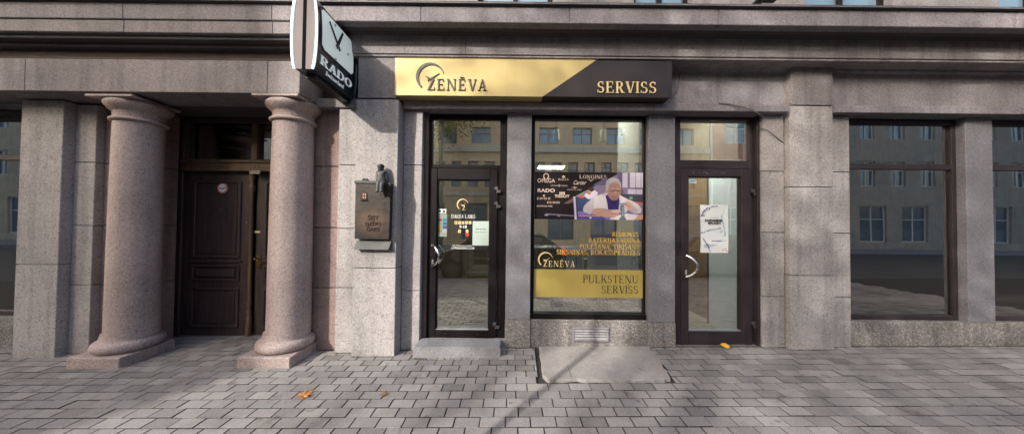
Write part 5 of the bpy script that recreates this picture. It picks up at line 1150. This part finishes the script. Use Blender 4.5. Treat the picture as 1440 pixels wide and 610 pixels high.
# ================================================================== FURTHER SHOP BAYS AT BOTH SIDES
def plain_bay(x0, x1, zb, mulls, nm, tr=True):
    f = nb(); z1 = zlint0 - .02; rect_frame(f, x0, x1, zb, z1, .055, YF, YF+.09, .004)
    zt_ = Z(1006, 231, YF)
    xs = [x0+.055] + [m for m in mulls] + [x1-.055]
    for m in mulls: bx(f, m-.03, m+.03, YF+.001, YF+.09, zb+.056, z1-.056, .004)
    bx(f, x0+.056, x1-.056, YF+.004, YF+.085, zt_-.04, zt_+.03, .004)
    d = obj(nm, f, M['frame2'], B)
    obj('window_glass', bx(nb(), x0+.05, x1-.05, YG, YG+.006, zb+.05, z1-.05), M['glass2'], d)
    bl_ = nb(); n_ = int((x1-x0-.1)/.09)
    for i in range(n_): xx = x0+.06+.09*i; a_ = .012*((i*7) % 5-2); prism(bl_, [(xx, .20+a_), (xx+.082, .22-a_), (xx+.082, .2215-a_), (xx, .2015+a_)], zb+.06, z1-.08, lambda u, v, q: (u, v, q))
    obj('vertical_blind', bl_, plain('pale_blind', (.60, .58, .54), .8, 0, .12, 3), d)
xe0 = xD1 + .012; 
obj('wall_block', stones(nb(), xe0, xe0+.26, -.02, .3, zsC), M['pale'], B)
plain_bay(xe0+.266, xe0+1.70, .36, [], 'display_window'); obj('window_base', bx(nb(), xe0+.262, xe0+1.705, .012, .3, ZB, .357, .004), M['chip'], B)
pil = obj('pillar', bx(nb(), xe0+1.71, xe0+2.04, 0, .3, .36, zlint0-.003, .004), M['grey'], B); obj('pillar_foot', bx(nb(), xe0+1.706, xe0+2.044, -.008, .3, ZB, .357, .004), M['chip'], pil)
plain_bay(xe0+2.046, xe0+4.2, .36, [xe0+3.0], 'display_window'); obj('window_base', bx(nb(), xe0+2.045, xe0+4.3, .012, .3, ZB, .357, .004), M['chip'], B)
bm = nb(); bx(bm, xe0-.02, XE, -.12, .32, zlint0, zlint1, .005); bx(bm, xe0-.02, XE, -.02, .3, zlint1+.002, zbb+.03); bx(bm, xe0-.02, XE, -.07, .3, fz, zbb+.02, .02); obj('lintel', bm, M['sooty'], B)
xw1 = m2-xL1-.006
plain_bay(xw1-1.75, xw1, .30, [xw1-.9], 'display_window'); obj('window_base', bx(nb(), xw1-1.8, xw1, .012, .3, ZB, .297, .004), M['chip'], B)
bm = nb(); bx(bm, -9, xw1, 2.0, 2.1, ZB, 3.3); bx(bm, -9, xw1+.3, .3, 2.0, 3.2, 3.3); bx(bm, -9, xw1+.3, .3, 2.0, -.1, 0); obj('interior_wall', bm, M['idark'], B)

# ================================================================== ACROSS THE STREET (seen in the glass)
def stucco(name, c): return granite(name, tuple(v*.85 for v in c), c, tuple(min(1, v*1.08) for v in c), 14, .18, .2, .9, .15)
M['beige'] = stucco('beige_render', (.68, .53, .33)); M['pinkr'] = stucco('pink_render', (.50, .28, .22)); M['cream'] = stucco('cream_render', (.56, .50, .38)); M['band'] = stucco('pale_band', (.60, .55, .45))
def house(name, label, x0, x1, yf, ztop_, mat, rows, base=None, depth=9):
    """rows: (z0, z1, width, pitch, phase)"""
    t = thing(name, label, 'building', ((x0+x1)/2, yf, ROAD_Z))
    bm = nb(); cur = ROAD_Z+.0; zlist = []
    wn = []
    for z0, z1, wd_, pitch, ph in rows:
        bx(bm, x0, x1, yf-.4, yf, cur, z0)
        k = math.ceil((x0+.5-ph)/pitch); px = x0
        while ph + k*pitch + wd_/2 < x1-.4:
            c = ph+k*pitch; a, b = c-wd_/2, c+wd_/2
            if a > px: bx(bm, px, a, yf-.4, yf, z0+.001, z1-.001); wn.append((a, b, z0, z1)); px = b
            k += 1
        bx(bm, px, x1, yf-.4, yf, z0+.001, z1-.001); cur = z1
    bx(bm, x0, x1, yf-.4, yf, cur, ztop_)
    obj('wall', bm, mat, t)
    obj('rear_block', bx(nb(), x0+.01, x1-.01, yf-depth, yf-.6, ROAD_Z, ztop_-.05), M['soffit'], t)
    for a, b, z0, z1 in wn[:95]:
        f = rect_frame(nb(), a, b, z0, z1, .06, yf-.22, yf-.14, 0); m_ = (a+b)/2; bx(f, m_-.03, m_+.03, yf-.219, yf-.141, z0+.06, z1-.06); bx(f, a+.06, b-.06, yf-.218, yf-.145, z1-(z1-z0)*.38, z1-(z1-z0)*.38+.05)
        f = obj('window', f, M['white'] if name != 'beige_house' else M['idark'], t); obj('pane', bx(nb(), a, b, yf-.2, yf-.19, z0, z1), M['skyglass'], f)
    return t
bh = house('beige_house', 'beige rendered house across the street with two rows of windows', -17.7, 14.2, FAR_Y, 9.3, M['beige'], [(.3, 2.9, 1.9, 3.1, .4), (4.05, 5.9, .74, 1.2, 4.37), (7.2, 8.4, 1.4, 2.44, 5.02)])
bm = nb(); bx(bm, -17.72, 14.15, FAR_Y, FAR_Y+.18, 6.55, 7.0, .03); bx(bm, -17.72, 14.15, FAR_Y, FAR_Y+.10, 3.4, 3.65, .02); bx(bm, -17.72, 14.15, FAR_Y, FAR_Y+.30, 9.0, 9.3, .05); obj('cornice', bm, M['band'], bh)
ph = house('pink_house', 'pink rendered house across the street beside the beige one', 14.35, 24, FAR_Y-.1, 9.3, M['pinkr'], [(.4, 2.8, 1.6, 2.6, 15.9), (7.4, 9.1, 1.5, 2.4, 18.6)])
bm = nb(); bx(bm, 14.36, 24, FAR_Y-.1, FAR_Y+.05, 5.4, 6.2, .02); obj('string_course', bm, stucco('pale_pink_band', (.62, .45, .37)), ph)
obj('downpipe', tube(nb(), [(14.28, FAR_Y+.1, 0), (14.28, FAR_Y+.1, 9.5)], .07, 8), M['white'], ph)
rh = house('grey_house', 'grey rendered house across the street beyond the pink one', 24.1, 75, FAR_Y-.05, 11.5, stucco('grey_render', (.42, .40, .36)), [(.4, 3.0, 1.9, 3.0, 26), (4.4, 6.2, 1.1, 2.2, 25.6), (7.8, 9.6, 1.1, 2.2, 25.6)])
for a_, b_, lab_, c_ in ((-30, -9.02, 'grey neighbouring house adjoining the left end of the shop front', (.34, .32, .32)), (9.02, 30, 'beige neighbouring house adjoining the right end of the shop front', (.42, .37, .30))):
    nh = house('neighbour_house', lab_, a_, b_, -.02, 11.2, stucco('neighbour_render', c_), [(.6, 2.6, 1.6, 2.6, (a_+b_)/2), (4.3, 6.0, 1.1, 2.2, (a_+b_)/2+.3), (7.4, 9.1, 1.1, 2.2, (a_+b_)/2+.3)]); nh.rotation_euler = (0, 0, math.pi)
th = house('shading_house', 'tall cream house added across the street to shade the portico', -40, -17.85, FAR_Y-.05, 16.0, M['cream'], [(.4, 3.0, 1.8, 3.0, -17.5), (4.6, 6.4, 1.1, 2.2, -17.2), (8.0, 9.8, 1.1, 2.2, -17.2), (11.4, 13.2, 1.1, 2.2, -17.2)], None, 1.6)  # added sun blocker: edge, depth and height keep the portico in shade
bm = nb(); bx(bm, -60, 60, -17.98, -14.3, ROAD_Z-.3, ROAD_Z+.12); struct(obj('far_pavement', bm, M['stepg']))
# parked cars, bollards and the sign post at the kerb
def car(xc, yc, label, paint, L=4.2, Hh=1.46):
    z0 = ROAD_Z; t = thing('parked_car', label, 'car', (xc, yc, z0), 'cars parked along the kerb')
    P = [(-.5, .30), (-.5, .62), (-.485, .76), (-.30, .90), (-.17, 1.0*Hh*.97), (.10, Hh), (.33, Hh*.97), (.455, 1.02), (.492, .92), (.50, .55), (.49, .30)]
    bm = nb(); rows = []
    for u, z in P:
        wd_ = .86 if z < .95 else .86-.22*(z-.95)/(Hh-.95); rows.append([bm.verts.new((xc+u*L, yc+s*wd_, z0+z)) for s in (-1, 1)])
    for i in range(len(rows)-1): bm.faces.new((rows[i][0], rows[i][1], rows[i+1][1], rows[i+1][0]))
    bm.faces.new((rows[-1][0], rows[-1][1], rows[0][1], rows[0][0])); bm.faces.new([r[0] for r in rows]); bm.faces.new([r[1] for r in rows][::-1])
    bmesh.ops.bevel(bm, geom=bm.edges[:], offset=.05, segments=2, affect='EDGES'); obj('body', bm, paint, t, True, 50)
    for s in (-1, 1):
        w0 = [(-.27, .95), (-.16, 1.34), (.08, 1.38), (.08, .97)]; w1 = [(.10, .97), (.10, 1.38), (.31, 1.34), (.40, 1.03)]
        for wq in (w0, w1):
            bm = nb(); vv = []
            for off in (.012, .004):
                vv.append([bm.verts.new((xc+u*L, yc+s*((.86-.22*(z-.95)/(Hh-.95) if z > .95 else .86)+off), z0+z)) for u, z in wq])
            bm.faces.new(vv[0]); bm.faces.new(vv[1][::-1])
            for k in range(4): bm.faces.new((vv[0][k], vv[0][(k+1) % 4], vv[1][(k+1) % 4], vv[1][k]))
            obj('side_window', bm, M['pane'], t)
        for u in (-.31, .31):
            bm = nb(); tube(bm, [(xc+u*L, yc+s*.66, z0+.32), (xc+u*L, yc+s*.885, z0+.32)], .32, 24); wh = obj('wheel', bm, M['black'], t); bm = nb(); tube(bm, [(xc+u*L, yc+s*.88, z0+.32), (xc+u*L, yc+s*.893, z0+.32)], .20, 16); obj('rim', bm, M['hinge'], wh)
        bm = nb(); bx(bm, xc+.462*L, xc+.492*L, yc+s*.62, yc+s*.875, z0+.80, z0+1.0, .02); obj('tail_light', bm, emit('tail_lamp', (.55, .02, .02), .5), t)
        bm = nb(); bx(bm, xc-.497*L, xc-.46*L, yc+s*.55, yc+s*.868, z0+.64, z0+.76, .02); obj('headlight', bm, M['bead'], t)
car(-.45, -5.95, 'dark grey hatchback parked at the kerb facing left', plain('dark_car_paint', (.02, .022, .025), .2, .2, .1, 3, .5, .8)); car(6.3, -6.0, 'dark blue hatchback parked at the kerb further right', plain('blue_car_paint', (.04, .06, .10), .2, .2, .1, 3, .5, .8))
kinds = [o for o in COL.objects if o.name.startswith('parked_car') and o.type == 'EMPTY']
for k, (dx_, lab) in enumerate(((-11.0, 'dark grey hatchback parked left of the portico'),)):
    c = dup(kinds[0]); c.location.x += dx_; c['label'] = lab
def bollard(x, y, lab):
    z = zg(x, y); t = thing('bollard', lab, 'bollard', (x, y, z), 'black bollards along the kerb')
    obj('post', lathe(nb(), [(.055, z), (.055, z+.05), (.042, z+.07), (.042, z+.70), (.05, z+.72), (.05, z+.78), (.03, z+.82), (.005, z+.83)], x, y, 16), M['black'], t, True, 40); obj('white_ring', lathe(nb(), [(.0435, z+.60), (.0435, z+.65)], x, y, 16), M['white'], t)
bollard(2.0, -4.35, 'black bollard with white ring near the right car'); bollard(-.6, -4.35, 'black bollard with white ring near the dark car')
px_, py_ = 1.02 - math.tan(SUN_AZ)*4.45, -4.45; z = zg(px_, py_)
t = thing('sign_post', 'grey street sign post standing at the kerb', 'sign post', (px_, py_, z)); obj('pole', tube(nb(), [(px_, py_, z), (px_, py_, 4.6)], .036, 12), M['hinge'], t, True); obj('sign_plate', bx(nb(), px_-.20, px_+.20, py_+.04, py_+.055, 3.9, 4.5, .004), M['hinge'], t)

# dirt packed along the foot of the walls and small leaf litter
M['dirt'] = plain('packed_dirt', (.075, .062, .052), .95, 0, .5, 30)
bm = nb(); prs = random.Random(21)
def dirt_run(xa, xb, y, wmax):
    n = max(3, int((xb-xa)/.03)); prev = None
    for i in range(n+1):
        xx = xa+(xb-xa)*i/n; wq = wmax*(.25+.75*prs.random()**2); a = bm.verts.new((xx, y+.01, zg(xx, y)+.008)); b = bm.verts.new((xx, y-wq, zg(xx, y-wq)+.0015))
        if prev: bm.faces.new((prev[0], prev[1], b, a))
        prev = (a, b)
for xa, xb, y, wq in ((xR0+.1, xS0, yR, .05), (xS0, xP0, yS, .035), (xP0, xP1, yP, .022), (xP1, xL1-.1, yR, .05), (xA0, xA1+.1, -.008, .03), (xB0-.1, xB1, -.008, .03), (xg0, xg1, .0, .03), (xC0, xC1, -.02, .03), (xC1, xD1, -.09, .025), (xD1, 6.5, -.01, .03), (-6.8, -4.9, yS, .03)): dirt_run(xa, xb, y, wq)
d_ = obj('dirt', bm, M['dirt']); d_['kind'] = 'stuff'; d_['label'] = 'dark dirt packed along the foot of the walls'
bm = nb()
for i in range(85):
    r = prs.random()
    if r < .55: x, y = prs.uniform(-2.2, 3.6), -.10 - abs(prs.gauss(0, .10))
    elif r < .75: x, y = prs.uniform(.1, 1.7), -.55 - abs(prs.gauss(0, .06))
    else: x, y = prs.uniform(-3.4, 3.4), prs.uniform(-1.4, -.1)
    if -2.95 < x < -2.25 and y > -.6: continue
    s_l = prs.uniform(.005, .014); a = prs.uniform(0, 6.3); zz_ = zg(x, y)+.004 + (.01 if .3 < x < 1.7 and y > -.5 else 0)
    q_ = [(s_l, 0), (0, s_l*.5), (-s_l, 0), (0, -s_l*.4)]
    bm.faces.new([bm.verts.new((x+u*math.cos(a)-v*math.sin(a), y+u*math.sin(a)+v*math.cos(a), zz_+prs.uniform(0, .004))) for u, v in q_])
lt_ = obj('leaf_litter', bm, leafmat('litter', (.12, .07, .03), (.30, .19, .08))); lt_['kind'] = 'stuff'; lt_['label'] = 'tiny dry leaf crumbs scattered over the pavers'
# ---- trees added behind the camera on the far pavement, to filter the low sun
M['bark'] = plain('bark', (.09, .07, .055), .9, 0, .4, 12)
def sun_filter_tree(x, y, ztop_, rx_, rz_, n, seed, label, leafm):
    prs = random.Random(seed); z0 = ROAD_Z + .12
    t = thing('sun_filter_tree', label, 'tree', (x, y, z0), 'trees added to filter the sun')
    zc = ztop_ - rz_
    bm = nb(); tube(bm, [(x, y, z0-.05), (x+.05, y, z0+1), (x-.05, y+.05, zc-rz_*.6), (x, y, zc+rz_*.4)], [.20, .16, .12, .04], 10)
    clumps = []
    for i in range(34):
        while True:
            v = Vector((prs.uniform(-1, 1), prs.uniform(-1, 1), prs.uniform(-1, 1)))
            if .25 < v.length < 1: break
        c = Vector((x+v.x*rx_, y+v.y*rx_*.8, zc+v.z*rz_)); clumps.append(c)
        b0 = Vector((x, y, zc-rz_*.5+prs.uniform(0, rz_*.7))); tube(bm, [b0, b0.lerp(c, .5)+Vector((0, 0, -.1)), c], [.05, .03, .008], 5)
    obj('trunk', bm, M['bark'], t)
    bm = nb()
    for i in range(n):
        c = prs.choice(clumps); p = c + Vector((prs.gauss(0, .62), prs.gauss(0, .6), prs.gauss(0, .55)))
        tt = (p.z - 0)/math.tan(SUN_EL); gx_ = p.x + tt*math.sin(SUN_AZ); gy_ = p.y + tt*math.cos(SUN_AZ)
        cc = gx_ - math.tan(SUN_AZ)*gy_
        if .55 < cc < 1.45 and gy_ < .9: continue  # gap cut in the crown so a strip of sun reaches the slab
        a = Vector((prs.gauss(0, 1), prs.gauss(0, 1), prs.gauss(0, 1))).normalized(); b_ = a.orthogonal().normalized(); s = prs.uniform(.06, .11)
        bm.faces.new([bm.verts.new(p + q) for q in (a*s, b_*s*.6, a*-s, b_*-s*.6)])
    obj('crown', bm, leafm, t)
sun_filter_tree(-9.7, -15.4, 14.3, 3.0, 3.3, 8500, 3, 'tall added tree across the road, thin yellow crown filtering the sun', leafmat('autumn_leaf', (.25, .20, .03), (.40, .28, .05)))

sun_filter_tree(-4.6, -15.6, 13.2, 2.6, 3.0, 6000, 8, 'smaller added tree right of the tall one, green yellow crown filtering the sun', leafmat('late_leaf', (.12, .14, .03), (.28, .22, .05)))
